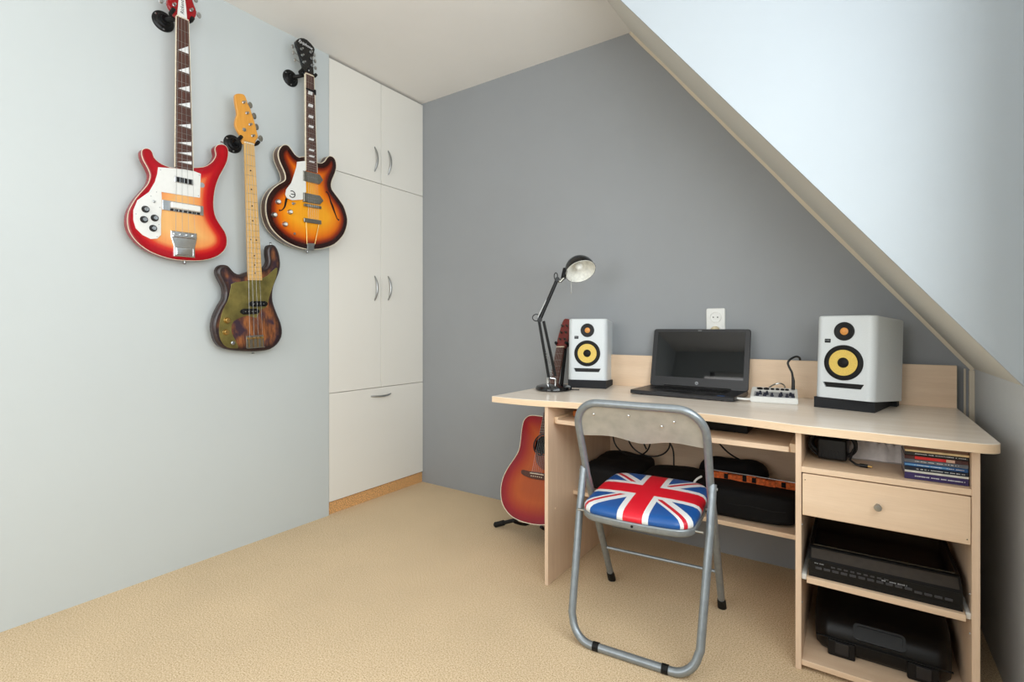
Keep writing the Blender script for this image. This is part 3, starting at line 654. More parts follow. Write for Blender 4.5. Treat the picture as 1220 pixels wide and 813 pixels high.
b.tube([Vector((-x - 0.112, y + 0.043, zd + 0.0068)) for x, y in e_] , 0.0022, 6); b.tube([Vector((-0.118, 0.043, zd + 0.0068)), Vector((-0.096, 0.043, zd + 0.0068))], 0.0022, 6)
b.build('emblem', M['black'], pg, label='black curled letter emblem')
for y0_, y1_ in ((0.122, 0.172), (0.016, 0.062)):
    b = MB(); b.prism([(-0.050, y0_), (0.045, y0_), (0.066, (y0_ + y1_) / 2), (0.045, y1_), (-0.050, y1_)], 0.003, zd + 0.013, inset=0.003); o = b.build('pickup', M['nickel'], g3)
    for k in range(6):
        b = MB(); b.lathe([(0.0022, 0), (0.0022, 0.001), (0, 0.0012)], 8, Tr(-0.026 + 0.0104 * k, (y0_ + y1_) / 2, zd + 0.013)); b.build('pole_piece', M['steel'], o)
b = MB(); b.box((-0.050, -0.007, zd + 0.006), (0.051, 0.007, zd + 0.015), 0.002); b.cyl((-0.04, 0, 0.003), (-0.04, 0, zd + 0.01), 0.005); b.cyl((0.04, 0, 0.003), (0.04, 0, zd + 0.01), 0.005)
for k in range(6): b.box((-0.031 + 0.0118 * k, -0.005, zd + 0.013), (-0.025 + 0.0118 * k, 0.005, zd + 0.018), 0.001, 1)
b.build('bridge', M['nickel'], g3)
tp = MB(); tp.box((-0.052, -0.088, 0.012), (0.050, -0.066, 0.020), 0.004, 3); o = tp.build('tailpiece', M['nickel'], g3)
for pts in (((-0.038, -0.085, 0.015), (-0.032, -0.196, 0.010)), ((0.038, -0.083, 0.015), (0.014, -0.192, 0.010))):
    b = MB(); b.cyl(pts[0], pts[1], 0.0022, 8); b.build('trapeze_wire', M['brassy'], o)
b = MB(); b.prism([(-0.034, -0.192), (0.018, -0.190), (0.010, -0.207), (0.012, -0.224), (-0.030, -0.224), (-0.028, -0.207)], 0.003, 0.009, inset=0.001); b.box((-0.028, -0.228, -0.03), (0.010, -0.2205, 0.006), 0.001, 1); b.build('hinge', M['steel'], o)
for x, y in ((-0.1832, -0.0057), (-0.1214, -0.0459), (-0.2042, -0.0719), (-0.15, -0.1106)): knob(g3, x, y, 0.004, 0.012, 0.014, M['steel'], M['white_plastic'])
b = MB(); b.lathe([(0.008, 0), (0.007, 0.003), (0.0025, 0.004), (0.003, 0.018), (0, 0.019)], 12, Tr(-0.1023, -0.0014, 0.004)); b.build('toggle_switch', M['steel'], g3)
b = MB(); b.lathe([(0.006, 0), (0.006, 0.003), (0.003, 0.003), (0, 0.001)], 12, Tr(-0.0986, -0.1512, 0.005)); b.build('jack_socket', M['steel'], g3)
for sg, pts in ((1, [(0.0882, 0.0913), (0.100, 0.088), (0.1118, 0.0648), (0.118, 0.045), (0.1291, 0.0213), (0.140, -0.005), (0.151, -0.0299), (0.160, -0.045), (0.1693, -0.047)]),
                (-1, [(-0.096, 0.088), (-0.108, 0.082), (-0.118, 0.06), (-0.128, 0.038), (-0.1394, 0.012), (-0.1479, -0.0214), (-0.1598, -0.0388), (-0.170, -0.046), (-0.1789, -0.0451)])):
    P_ = catmull(pts, 3, False); n_ = len(P_); L_ = []; R_ = []
    for i, p in enumerate(P_):
        t = i / (n_ - 1); w_ = 0.0022 + 0.0030 * math.exp(-((t - 0.5) / 0.16) ** 2) + 0.0030 * (math.exp(-(t / 0.06) ** 2) + math.exp(-((1 - t) / 0.06) ** 2))
        a_ = Vector(P_[max(i - 1, 0)]); c_ = Vector(P_[min(i + 1, n_ - 1)]); d_ = (c_ - a_).normalized(); q = Vector((-d_.y, d_.x)) * w_
        L_.append((p[0] + q.x, p[1] + q.y)); R_.append((p[0] - q.x, p[1] - q.y))
    b = MB()
    for i in range(n_ - 1):
        zz = 0.0067
        b.faces([(L_[i][0], L_[i][1], zz), (L_[i + 1][0], L_[i + 1][1], zz), (R_[i + 1][0], R_[i + 1][1], zz), (R_[i][0], R_[i][1], zz)], [[0, 1, 2, 3]])
        b.faces([(L_[i][0], L_[i][1], 0.002), (L_[i + 1][0], L_[i + 1][1], 0.002), (L_[i + 1][0], L_[i + 1][1], zz), (L_[i][0], L_[i][1], zz)], [[0, 1, 2, 3]])
        b.faces([(R_[i][0], R_[i][1], 0.002), (R_[i + 1][0], R_[i + 1][1], 0.002), (R_[i + 1][0], R_[i + 1][1], zz), (R_[i][0], R_[i][1], zz)], [[0, 1, 2, 3]])
    b.build('f_hole', M['black'], g3, smooth=0)
fo, at, zt = neck(g3, 0.178, 0.6645, 0.0313, 0.0235, 0.665, 22, M['rosewood'], M['mahog'], z=0.008, depth=0.024, c0=0.0015)
for k in (3, 5, 7, 9, 12, 15, 17, 19):
    f = lambda q: 0.6645 - 0.665 * (1 - 2 ** (-q / 12)); va, vb = f(k), f(k - 1); vm = (va + vb) / 2; w, c = at(vm); d_ = (vb - va) * 0.26
    b = MB(); b.prism([(c - w * 0.55, vm - d_), (c + w * 0.45, vm - d_), (c + w * 0.60, vm + d_), (c - w * 0.40, vm + d_)], zt, zt + 0.0006); b.build('inlay', M['white_print'], fo, smooth=0)
for s_ in (-1, 1):
    b = MB(); b.faces([(0.0015 + s_ * x, y, z) for z in (0.002, 0.0145) for x, y in ((0.0313, 0.178), (0.0333, 0.178), (0.0255, 0.6645), (0.0235, 0.6645))],
                      [[0, 1, 2, 3], [4, 5, 6, 7], [0, 1, 5, 4], [1, 2, 6, 5], [2, 3, 7, 6], [3, 0, 4, 7]]); b.build('neck_binding', M['ivory'], fo, smooth=0)
cs_head=[(-0.0235,0.6645),(-0.0330,0.6984),(-0.0436,0.732),(-0.0590,0.7712),(-0.0700,0.7958),(-0.0660,0.8135),(-0.041,0.8353),(-0.0061,0.8406),(0.0336,0.8181),(0.0345,0.7984),(0.0260,0.7662),(0.0260,0.7269),(0.0290,0.6907),(0.0235,0.6645)]
b = MB(); b.prism(catmull(cs_head, 2), -0.008, 0.008, inset=0.002); hs = b.build('headstock', M['black_gloss'], g3)
text('lettering', 'Epiphone', 0.021, M['white_print'], hs, Tr(-0.018, 0.812, 0.0082) @ Rz(-8), shear=0.35)
b = MB(); b.prism(circ(0.009, 14, -0.002, 0.69, 0.013), 0.008, 0.010, inset=0.0006); cvr = b.build('truss_rod_cover', M['black'], hs)
text('emblem', 'e', 0.014, M['white_print'], cvr, Tr(-0.002, 0.690, 0.0102))
for x, y, s_ in ((-0.0422, 0.7799, -1), (-0.0386, 0.7508, -1), (-0.0306, 0.7194, -1), (0.0104, 0.7855, 1), (0.0142, 0.7559, 1), (0.0162, 0.7216, 1)): peg(g3, x, y, s_, 0.008, M['steel'], L=0.027, pr=0.009)
strings(g3, 6, (-0.018, 0.018, 0.667), (-0.028, 0.028, 0.0), 0.0165, 0.0245, M['steel'], 0.0006)
strings(g3, 6, (-0.028, 0.028, 0.0), (-0.028, 0.028, -0.075), 0.0245, 0.018, M['steel'], 0.0006)
b = MB(); b.tube([(-0.009, -0.226, -0.022), (-0.009, -0.236, -0.022), (-0.009, -0.240, -0.022)], [0.004, 0.004, 0.008], 12); b.build('strap_button', M['steel'], g3)
b = MB(); b.box((-0.024, 0.585, 0.012), (0.027, 0.593, 0.021), 0.002); b.box((0.022, 0.575, -0.014), (0.036, 0.603, 0.016), 0.004, 3); b.build('capo', M['black'], g3, label='black clamp across the fretboard near the nut')
hanger((1.522, 2.346), (-2.33, 1.556, 2.344), 0, 'black round wall hanger holding the sunburst hollow body guitar', 0.036)

# --- acoustic on its floor stand
acm = gmat((-1.3035, 2.135, 0.3222), (-0.028, 0.3999, 0.9162), (1, 0, 0.03)) @ Matrix.Scale(0.984, 4)
g4 = thing('acoustic_guitar', 'cherry sunburst acoustic guitar leaning on a stand at the left end of the desk', 'guitar', mat=acm)
acl = [(-0.0364, 0.2985), (-0.08, 0.3005), (-0.1119, 0.2978), (-0.1307, 0.2880), (-0.1451, 0.2680), (-0.1483, 0.2383), (-0.1453, 0.194), (-0.1403, 0.1504), (-0.1404, 0.1069), (-0.1565, 0.0663), (-0.1816, 0.0206), (-0.2006, -0.0285), (-0.2054, -0.0712), (-0.2001, -0.112), (-0.183, -0.1566), (-0.1536, -0.1903), (-0.1125, -0.2162), (-0.061, -0.2299)]
acl = [(-0.0, 0.2985)] + acl + [(0.0, -0.2340)]
ac = acl + [(-x, y) for x, y in acl[-2:0:-1]]
ol = catmull(ac, 2)
bd = body('body', ol, 0.105, [M['cherry_side'], M['acb']], g4, r=0.003, hole=(-0.0, 0.15, 0.052), grid=0.006)
b = MB(); strip(offset(ol, -0.0006), 0.0035, -0.006, 0.0003, b); b.build('binding', M['ivory'], bd, label='cream edge binding')
b = MB(); n_ = 40; vs = []; F = []
for r_, z_ in ((0.050, 0.0008), (0.058, 0.0008), (0.058, -0.001), (0.050, -0.001)):
    vs += [(r_ * cos(2 * pi * k / n_), 0.15 + r_ * sin(2 * pi * k / n_), z_) for k in range(n_)]
for l in range(4):
    for k in range(n_): F.append([l * n_ + k, l * n_ + (k + 1) % n_, ((l + 1) % 4) * n_ + (k + 1) % n_, ((l + 1) % 4) * n_ + k])
b.faces(vs, F); b.build('rosette', M['black'], g4, smooth=0)
b = MB(); b.lathe([(0.056, 0), (0, 0)], 32, Tr(0, 0.15, -0.02)); b.build('sound_hole', M['black'], g4, smooth=0)
b = MB(); b.prism(catmull([(0.035, 0.19), (0.065, 0.16), (0.09, 0.10), (0.085, 0.04), (0.05, 0.03), (0.02, 0.06), (-0.005, 0.09), (0.03, 0.105), (0.054, 0.15)], 3), 0.0002, 0.0016); b.prism(catmull([(-0.035, 0.108), (-0.02, 0.098), (0.02, 0.07), (0.05, 0.03), (0.02, 0.03), (-0.02, 0.06)], 3), 0.0002, 0.0015); b.build('scratch_plate', M['mahog'], g4)
b = MB(); b.prism(catmull([(-0.092, 0.012), (-0.05, 0.010), (0.0, 0.012), (0.05, 0.010), (0.092, 0.012), (0.092, -0.008), (0.05, -0.020), (0, -0.024), (-0.05, -0.020), (-0.092, -0.008)], 2), 0, 0.008, inset=0.002); o = b.build('bridge', M['rosewood'], g4)
b = MB(); b.box((-0.04, 0.0, 0.007), (0.04, 0.004, 0.012), 0.0006, 1); b.build('saddle', M['ivory'], o)
for k in range(6):
    b = MB(); b.lathe([(0.003, 0), (0.0025, 0.004), (0, 0.005)], 8, Tr(-0.03 + 0.012 * k, -0.011, 0.007)); b.build('bridge_pin', M['ivory'], o)
fo, at, zt = neck(g4, 0.205, 0.686, 0.0285, 0.0235, 0.686, 20, M['rosewood'], M['mahog'], z=0.0015, depth=0.022)
b = MB(); b.prism(catmull([(-0.0235, 0.686), (-0.031, 0.712), (-0.029, 0.76), (-0.022, 0.82), (-0.014, 0.855), (0.0, 0.862), (0.024, 0.855), (0.036, 0.83), (0.038, 0.78), (0.034, 0.72), (0.0235, 0.686)], 2), -0.014, 0.001, inset=0.002); b.build('headstock', M['mahog_head'], g4)
for s_ in (-1, 1):
    for k in range(3): peg(g4, s_ * 0.014 + 0.003, 0.735 + 0.040 * k, s_, 0.001, M['greybrown'], L=0.012, pr=0.005)
strings(g4, 6, (-0.018, 0.018, 0.688), (-0.028, 0.028, 0.002), 0.011, 0.012, M['steel'], 0.0006)
# stand
st = thing('guitar_stand', 'black tubular guitar stand on the carpet, under the acoustic guitar', 'guitar stand', (-1.36, 2.25, 0))
def A(p): q = acm @ Vector(p); return (q.x + 1.36, q.y - 2.25, q.z)
pole_top = A((0.0, 0.735, -0.045)); pole_bot = A((0.02, -0.16, -0.135)); 
b = MB(); b.cyl(pole_bot, pole_top, 0.010, 12); b.build('pole', M['black'], st)
b = MB(); pts = [A((-0.030, 0.712, 0.012)), A((-0.034, 0.712, -0.02)), A((-0.012, 0.715, -0.045)), A((0.012, 0.715, -0.045)), A((0.034, 0.712, -0.02)), A((0.030, 0.712, 0.012))]; b.tube(catmull(pts, 3, False), 0.008, 10); b.build('neck_yoke', M['rubber'], st)
hub = Vector(pole_bot); hub.z = max(hub.z, 0.12)
for tx, ty in ((-0.205, -0.100), (0.17, -0.13), (0.0, 0.16)):
    e = Vector((tx, ty, 0.014)); b = MB(); b.cyl(hub, e, 0.010, 12); lg = b.build('leg', M['black'], st)
    d_ = (e - hub).normalized(); b = MB(); b.tube([e - d_ * 0.05, e - d_ * 0.045, e - d_ * 0.02, e + d_ * 0.008, e + d_ * 0.014], [0.011, 0.0145, 0.0135, 0.0145, 0.009], 12); b.build('rubber_foot', M['rubber'], lg)
for s_ in (-1, 1):
    b = MB(); p0 = A((s_ * 0.03, -0.15, -0.125)); p1 = A((s_ * 0.07, -0.234, -0.115)); p2 = A((s_ * 0.08, -0.242, -0.02)); p3 = A((s_ * 0.08, -0.236, 0.018))
    b.tube(catmull([p0, p1, p2, p3], 4, False), 0.007, 10); b.build('cradle_arm', M['rubber'], st)

# ------------------------------------------------------------------ desk
DZ = 0.754; DU = 0.729
dk = thing('computer_desk', 'pale maple desk with curved front edge, open shelves and a drawer unit', 'desk', (-0.5, 2.1, 0))
def D(x, y, z): return (x + 0.5, y - 2.1, z)
def dbox(mb, a, b_, bev=0.001): mb.box(D(*a), D(*b_), bev, 1); return mb
XDL, XDR = -1.300, 0.302; YD = 2.462
front = [(XDL, 1.752), (-1.20, 1.748), (-1.08, 1.756), (-0.95, 1.785), (-0.80, 1.806), (-0.62, 1.818), (-0.46, 1.812), (-0.36, 1.800), (-0.26, 1.784), (-0.15, 1.757), (-0.04, 1.750), (0.08, 1.742), (0.16, 1.738), (0.262, 1.738)]
corner = [(0.262 + 0.042 * sin(radians(a)), 1.780 - 0.042 * cos(radians(a))) for a in (15, 35, 55, 75, 90)]
fr = catmull(front, 3, False)
poly = [(p[0] + 0.5, p[1] - 2.1) for p in fr + corner + [(0.304, YD), (-1.272, YD), (-1.278, 2.28), (XDL, 2.12)]]
b = MB(); b.prism(poly, DU + 0.0, DZ, inset=0.0015)
o = b.build('desk_top', [M['desk_top'], M['desk_edge']], dk, smooth=25)
for p in o.data.polygons:
    if abs(p.normal.z) < 0.5: p.material_index = 1
b = MB(); dbox(b, (-1.262, YD - 0.018, DZ), (0.302, YD, 0.910)); hu = b.build('back_board', M['desk_x'], dk)
b = MB(); b.lathe([(0.010, 0), (0.010, 0.002), (0, 0.003)], 14, Tr(0.25 + 0.5, YD - 0.018 - 2.1, 0.862) @ Rx(90)); b.build('cover_cap', M['desk_x'], hu)
for x0, x1 in ((-1.053, -1.037), (-0.157, -0.141), (0.249, 0.266)):
    b = MB(); dbox(b, (x0, 1.779, 0.0), (x1, 2.43, DU)); o = b.build('side_panel', M['desk_z'], dk)
b = MB(); dbox(b, (-1.037, 2.405, 0.345), (-0.157, 2.42, DU)); b.build('modesty_panel', M['desk_x'], dk)
b = MB(); dbox(b, (-0.141, 2.405, 0.03), (0.249, 2.42, DU)); b.build('rear_panel', M['desk_z'], dk)
b = MB(); dbox(b, (-1.020, 1.815, 0.655), (-0.178, 2.25, 0.672)); kb = b.build('pull_out_shelf', M['desk_x'], dk)
for x0, x1 in ((-1.037, -1.020), (-0.178, -0.157)):
    b = MB(); dbox(b, (x0, 1.83, 0.652), (x1, 2.24, 0.680), 0.002); b.build('runner', M['desk_edge'], kb)
b = MB(); dbox(b, (-1.037, 2.0, 0.313), (-0.157, 2.405, 0.330)); b.build('low_shelf', M['desk_x'], dk)
b = MB(); dbox(b, (-0.169, 2.0, 0.3302), (-0.157, 2.014, 0.437)); b.build('end_cleat', M['desk_z'], dk)
b = MB(); dbox(b, (-0.141, 1.779, 0.607), (0.249, 2.405, 0.624)); b.build('top_shelf', M['desk_x'], dk)
# drawer
b = MB(); dbox(b, (-0.1385, 1.779, 0.4765), (0.2475, 1.796, 0.6035), 0.0015); dr = b.build('drawer', M['desk_x'], dk)
b = MB(); dbox(b, (-0.13, 1.80, 0.49), (0.24, 2.30, 0.50)); dbox(b, (-0.13, 1.796, 0.49), (-0.115, 2.30, 0.59)); dbox(b, (0.225, 1.796, 0.49), (0.24, 2.30, 0.59)); b.build('drawer_box', M['desk_x'], dr)
b = MB(); b.lathe([(0.0065, 0), (0.005, 0.004), (0.0045, 0.012), (0.009, 0.016), (0.010, 0.021), (0.008, 0.025), (0, 0.026)], 20, Tr(0.0485 + 0.5, 1.779 - 2.1, 0.541) @ Rx(90)); b.build('knob', M['steel'], dr, label='small round metal knob')
for x, z in ((-0.131, 0.585), (0.240, 0.49)):
    b = MB(); b.lathe([(0.0016, 0), (0.0012, 0.0008), (0, 0.001)], 8, Tr(x + 0.5, 1.779 - 2.1, z) @ Rx(90)); b.build('screw', M['greybrown'], dr)
# sliding shelf on white rails
b = MB(); dbox(b, (-0.127, 1.778, 0.272), (0.238, 2.25, 0.290)); sl = b.build('sliding_shelf', M['desk_x'], dk)
for x0, x1 in ((-0.141, -0.128), (0.239, 0.249)):
    b = MB(); dbox(b, (x0, 1.790, 0.276), (x1, 2.25, 0.292), 0.001); b.build('rail', M['white_plastic'], sl, label='white metal slide rail')
b = MB(); dbox(b, (-0.141, 1.783, 0.014), (0.249, 2.405, 0.031)); b.build('bottom_shelf', M['desk_x'], dk)
for x, z in ((-0.141, 0.44), (-0.141, 0.20), (0.249, 0.34), (0.249, 0.235)):
    s_ = 1 if x < 0 else -1
    b = MB(); b.lathe([(0.003, 0), (0.0025, 0.002), (0, 0.0025)], 10, Tr(x + 0.5, 1.80 - 2.1, z) @ Ry(90 * s_)); b.build('shelf_pin', M['steel'], dk)
b = MB(); b.lathe([(0.005, 0), (0.0045, 0.002), (0, 0.0025)], 10, Tr(-1.037 + 0.5, 1.84 - 2.1, 0.295) @ Ry(90)); b.build('cover_cap', M['desk_x'], dk)

# ------------------------------------------------------------------ folding chair
ch = thing('folding_chair', 'grey tubular folding chair with a union flag seat, pulled up to the desk', 'chair', (-0.606, 1.72, 0), radians(5))
def tubepath(pts, r, sub=5): return catmull(pts, sub, False)
R_ = 0.0130
# back frame: inverted U, feet at the desk side. local y forward (towards the desk)
hw = 0.213
def arc(c, u, v, r, a0, a1, n=8):
    return [Vector(c) + Vector(u) * r * cos(radians(a0 + (a1 - a0) * k / n)) + Vector(v) * r * sin(radians(a0 + (a1 - a0) * k / n)) for k in range(n + 1)]
def back_y(z): return 0.272 - 0.292 * (z / 0.52) if z < 0.52 else -0.02 - 0.115 * ((z - 0.52) / 0.27) 
ztop = 0.795; cr = 0.085; pts = []
for z in (0.020, 0.12, 0.25, 0.38, 0.48, 0.52, 0.56, 0.62, 0.68): pts.append((-hw, back_y(z), z))
for k in range(0, 11):
    a = radians(180 - 90 * k / 10); pts.append((-hw + cr + cr * cos(a), back_y(ztop - cr + cr * sin(a)), ztop - cr + cr * sin(a)))
pts.append((-0.05, back_y(ztop), ztop))
full = pts + [(-x, y, z) for x, y, z in pts[::-1]]
b = MB(); b.tube(full, R_, 14); bf = b.build('back_frame', M['frame'], ch)
for s_ in (-1, 1):
    b = MB(); b.tube([(s_ * hw, back_y(0.05) , 0.045), (s_ * hw, back_y(0.03), 0.03), (s_ * hw, back_y(0.0), 0.0)], [0.0135, 0.0155, 0.0158], 14); b.build('foot_cap', M['rubber'], bf)
b = MB(); b.tube([(-hw, back_y(0.175), 0.175), (hw, back_y(0.175), 0.175)], 0.006, 10); b.build('stretcher', M['frame'], ch)
# rear U frame with bottom bar
zt2 = 0.545; pts = []; cr2 = 0.075
def leg_y(z): return -0.205 + (0.175 + 0.0) * (z / zt2)
def leg_w(z): return 0.202 + 0.018 * min(1, z / 0.45)
for z in (zt2, 0.50, 0.40, 0.30, 0.20, 0.012 + cr2): pts.append((-leg_w(z), leg_y(z), z))
for k in range(1, 9):
    a = radians(180 + 90 * k / 8); x = -leg_w(0) + cr2 + cr2 * cos(a); z = 0.0125 + cr2 + cr2 * sin(a); pts.append((x, leg_y(z), z))
full = pts + [(-x, y, z) for x, y, z in pts[::-1]]
b = MB(); b.tube(full, R_, 14); lf = b.build('leg_frame', M['frame'], ch)
for x in (-0.112, 0.108):
    b = MB(); b.tube([(x - 0.010, leg_y(0.0125), 0.0133), (x + 0.010, leg_y(0.0125), 0.0133)], 0.0143, 14); b.build('rubber_sleeve', M['rubber'], lf)
for s_ in (-1, 1):
    b = MB(); b.cyl((s_ * 0.205, -0.03, 0.53), (s_ * 0.235, -0.03, 0.53), 0.005, 10); b.build('hinge', M['steel'], ch)
# back plate following the frame, scalloped lower edge
b = MB(); n_ = 28; vs = []; F = []; th = 0.0025
def low(t): return 0.672 - 0.008 * cos(t * pi * 1.0) ** 2 - 0.006 * math.exp(-((t) / 0.3) ** 2) + 0.006 * abs(t)
for k in range(n_ + 1):
    t = -1 + 2 * k / n_; x = t * (hw - 0.004); xe = abs(x)
    zt_ = ztop - 0.004 if xe < hw - cr else ztop - cr + sqrt(max(0, (cr - 0.004) ** 2 - (xe - hw + cr) ** 2)) if xe < hw - 0.004 - 1e-6 else ztop - cr
    dish = -0.022 * (1 - t * t)
    for j in range(9):
        z = low(t) + (zt_ - low(t)) * j / 8
        f_ = sin(pi * min(1, (j / 8) * 0.9 + 0.1)) 
        y = back_y(z) + dish * -1 * 0.5 * (1 - j / 8)
        vs += [(x, y, z), (x, y + th, z)]
def I(k, j, s_): return (k * 9 + j) * 2 + s_
for k in range(n_):
    for j in range(8):
        F.append([I(k, j, 0), I(k + 1, j, 0), I(k + 1, j + 1, 0), I(k, j + 1, 0)]); F.append([I(k, j, 1), I(k + 1, j, 1), I(k + 1, j + 1, 1), I(k, j + 1, 1)])
    F.append([I(k, 0, 0), I(k + 1, 0, 0), I(k + 1, 0, 1), I(k, 0, 1)]); F.append([I(k, 8, 0), I(k + 1, 8, 0), I(k + 1, 8, 1), I(k, 8, 1)])
b.faces(vs, F); bp = b.build('backrest', M['plate'], ch, smooth=50)
for x, z in ((-0.150, 0.752), (-0.028, 0.757), (0.118, 0.749), (0.078, 0.730)):
    b = MB(); b.lathe([(0.0045, 0), (0.004, 0.0015), (0, 0.0025)], 12, Tr(x, back_y(z) - 0.0005, z) @ Rx(90)); b.build('rivet', M['chrome'], bp)
# seat: metal pan + vinyl cushion
stilt = Tr(0, 0.025, 0.430) @ Rx(2.5)
so = bpy.data.objects.new('seat', None)
out = catmull([(-0.185, -0.12), (-0.178, -0.165), (-0.145, -0.195), (-0.08, -0.204), (0, -0.207), (0.08, -0.204), (0.145, -0.195), (0.178, -0.165), (0.185, -0.12), (0.188, 0.0), (0.182, 0.13), (0.168, 0.175), (0.13, 0.197), (0.06, 0.203), (-0.06, 0.203), (-0.13, 0.197), (-0.168, 0.175), (-0.182, 0.13), (-0.188, 0.0)], 4)
def rings(levels, mat, name, parent, lab=None):
    b = MB(); n = len(out); vs = []; F = []
    for sc_, z in levels: vs += [(x * sc_, y * sc_, z) for x, y in out]
    for l in range(len(levels) - 1):
        for i in range(n): F.append([l * n + i, l * n + (i + 1) % n, (l + 1) * n + (i + 1) % n, (l + 1) * n + i])
    F.append(list(range(n))[::-1]); F.append([(len(levels) - 1) * n + i for i in range(n)])
    b.faces(vs, F); o = b.build(name, mat, parent, smooth=60, label=lab); return o
pan = rings([(0.90, -0.018), (0.975, -0.016), (0.998, -0.010), (1.0, 0.004), (0.99, 0.008), (0.97, 0.009)], M['frame'], 'seat', ch); pan.matrix_local = stilt
cu = rings([(0.955, 0.006), (0.985, 0.010), (0.992, 0.018), (0.98, 0.027), (0.94, 0.035), (0.86, 0.040), (0.7, 0.043), (0.45, 0.045), (0.2, 0.0455), (0.02, 0.0455)], M['flag'], 'cushion', pan, 'blue red and white union flag vinyl cushion')
for s_ in (-1, 1):
    b = MB(); b.cyl((s_ * 0.182, -0.150, -0.004), (s_ * 0.206, -0.150, -0.004), 0.004, 10); b.build('bolt', M['nickel'], pan)
    b = MB(); b.cyl((s_ * 0.186, 0.02, 0.004), (s_ * 0.206, 0.02, 0.004), 0.004, 10); b.build('bolt', M['nickel'], pan)
b = MB(); b.lathe([(0.0045, 0), (0.004, 0.002), (0, 0.003)], 12, Tr(0, -0.2065, -0.003) @ Rx(90)); b.build('rivet', M['black'], pan)

# ------------------------------------------------------------------ monitor speakers
def speaker(loc, rz, label, plabel, grp, sloc=None, srz=None):
    # sloping foam wedge pad
    pd = thing('speaker_pad', plabel, 'speaker pad', loc, rz)
    b = MB(); b.faces([(-0.094, 0, 0), (0.094, 0, 0), (0.094, 0.265, 0), (-0.094, 0.265, 0), (-0.094, 0, 0.039), (0.094, 0, 0.039), (0.094, 0.265, 0.022), (-0.094, 0.265, 0.022)],
                      [[0, 1, 2, 3], [4, 5, 6, 7], [0, 1, 5, 4], [1, 2, 6, 5], [2, 3, 7, 6], [3, 0, 4, 7]]); b.build('foam_wedge', M['foam'], pd, smooth=0)
    b = MB(); b.box((-0.094, 0.225, 0.0), (0.115, 0.262, 0.022), 0.002); b.build('foam_strip', M['foam'], pd, smooth=0)
    tilt = math.degrees(math.atan2(0.017, 0.265))
    mt = Tr(*(sloc or loc)) @ Matrix.Rotation(rz if srz is None else srz, 4, 'Z') @ Tr(0, 0.004, 0.0392) @ Rx(-tilt)
    sp = thing('monitor_speaker', label, 'speaker', mat=mt, group=grp)
    w, h, d = 0.192, 0.300, 0.252
    # front baffle with rounded vertical edges and a slot port: plan outline extruded upwards
    out = []
    for sx in (1, -1):
        seq = [(0.096 * 1, d), (0.096, 0.034)] + [(0.096 - 0.024 + 0.024 * cos(radians(a)), 0.028 - 0.028 * sin(radians(a)) ) for a in (10, 30, 50, 70, 90)]
        out += [(sx * x, y) for x, y in (seq if sx == 1 else seq[::-1])]
    def shell(z0, z1, fr=0.0):
        q = [(x, max(y, fr)) for x, y in out]; b = MB(); b.prism(q, z0, z1); return b
    zs = (0.039, 0.057); nh = len(out) // 2
    def notch(hw_): return out[:nh] + [(hw_, 0.0), (hw_, 0.05), (-hw_, 0.05), (-hw_, 0.0)] + out[nh:]
    b = MB(); b.prism(out, 0, zs[0]); b.prism(out, zs[1], h, inset=0.004)
    for k in range(5): b.prism(notch(0.058 + 0.0020 * k), zs[0] + (zs[1] - zs[0]) * k / 5, zs[0] + (zs[1] - zs[0]) * (k + 1) / 5)
    b.build('cabinet', M['speaker_w'], sp, smooth=30, merge=False)
    b = MB(); b.prism([(-0.0655, zs[1] - 0.0006), (0.0655, zs[1] - 0.0006), (0.0575, zs[0] + 0.0006), (-0.0575, zs[0] + 0.0006)], -0.049, -0.006, T=Rx(90))
    b.build('bass_port', M['black'], sp, smooth=0, label='black slot port')
    F0 = Rx(90)  # lathe axis towards -y (out of the baffle)
    b = MB(); b.lathe([(0.0635, -0.0), (0.0635, 0.002), (0.062, 0.004), (0.058, 0.0045), (0.054, 0.006), (0.049, 0.005), (0.046, 0.0028)], 48, Tr(0, 0, 0.130) @ F0, False); wf = b.build('woofer', M['rubber'], sp, label='black woofer ring')
    b = MB(); b.lathe([(0.0465, 0.0030), (0.045, 0.0036), (0.021, 0.0008), (0.0, 0.0006)], 48, Tr(0, 0, 0.130) @ F0); b.build('cone', M['cone'], wf, label='yellow woven cone')
    b = MB(); b.lathe([(0.0195, 0.0006), (0.0185, 0.003), (0.014, 0.0065), (0.006, 0.0085), (0.0, 0.009)], 32, Tr(0, 0, 0.130) @ F0); b.build('dust_cap', M['rubber'], wf, label='black dust cap')
    b = MB(); b.lathe([(0.0335, 0), (0.0335, 0.002), (0.030, 0.003), (0.022, 0.0012), (0.015, 0.0010), (0.0, 0.0008)], 40, Tr(0, 0, 0.243) @ F0); tw = b.build('tweeter', M['black'], sp)
    b = MB(); b.lathe([(0.0135, 0.0008), (0.012, 0.0022), (0.007, 0.004), (0, 0.005)], 24, Tr(0, 0, 0.243) @ F0); b.build('dome', M['orange_dome'], tw, label='orange tweeter dome')
    b = MB(); b.box((-0.064, -0.0015, 0.201), (-0.044, 0.002, 0.215), 0.0008, 1); bd_ = b.build('badge', M['black'], sp, label='small black maker badge')
    text('lettering', 'KRK', 0.0085, M['grey_print'], bd_, Tr(-0.054, -0.0018, 0.209) @ Rx(90), 0.0002)
    return sp
def side_loc(p0, p1): 
    a = math.atan2(p1[1] - p0[1], p1[0] - p0[0]); return ((p0[0] + p1[0]) / 2, (p0[1] + p1[1]) / 2, DZ + 0.0005), a
l_, a_ = side_loc((-1.176, 2.220), (-1.0, 2.262)); speaker(l_, a_, 'white monitor speaker with yellow cone at the left, next to the black lamp', 'charcoal foam wedge under the left speaker', 'pair of white studio speakers', None, a_ + radians(3))
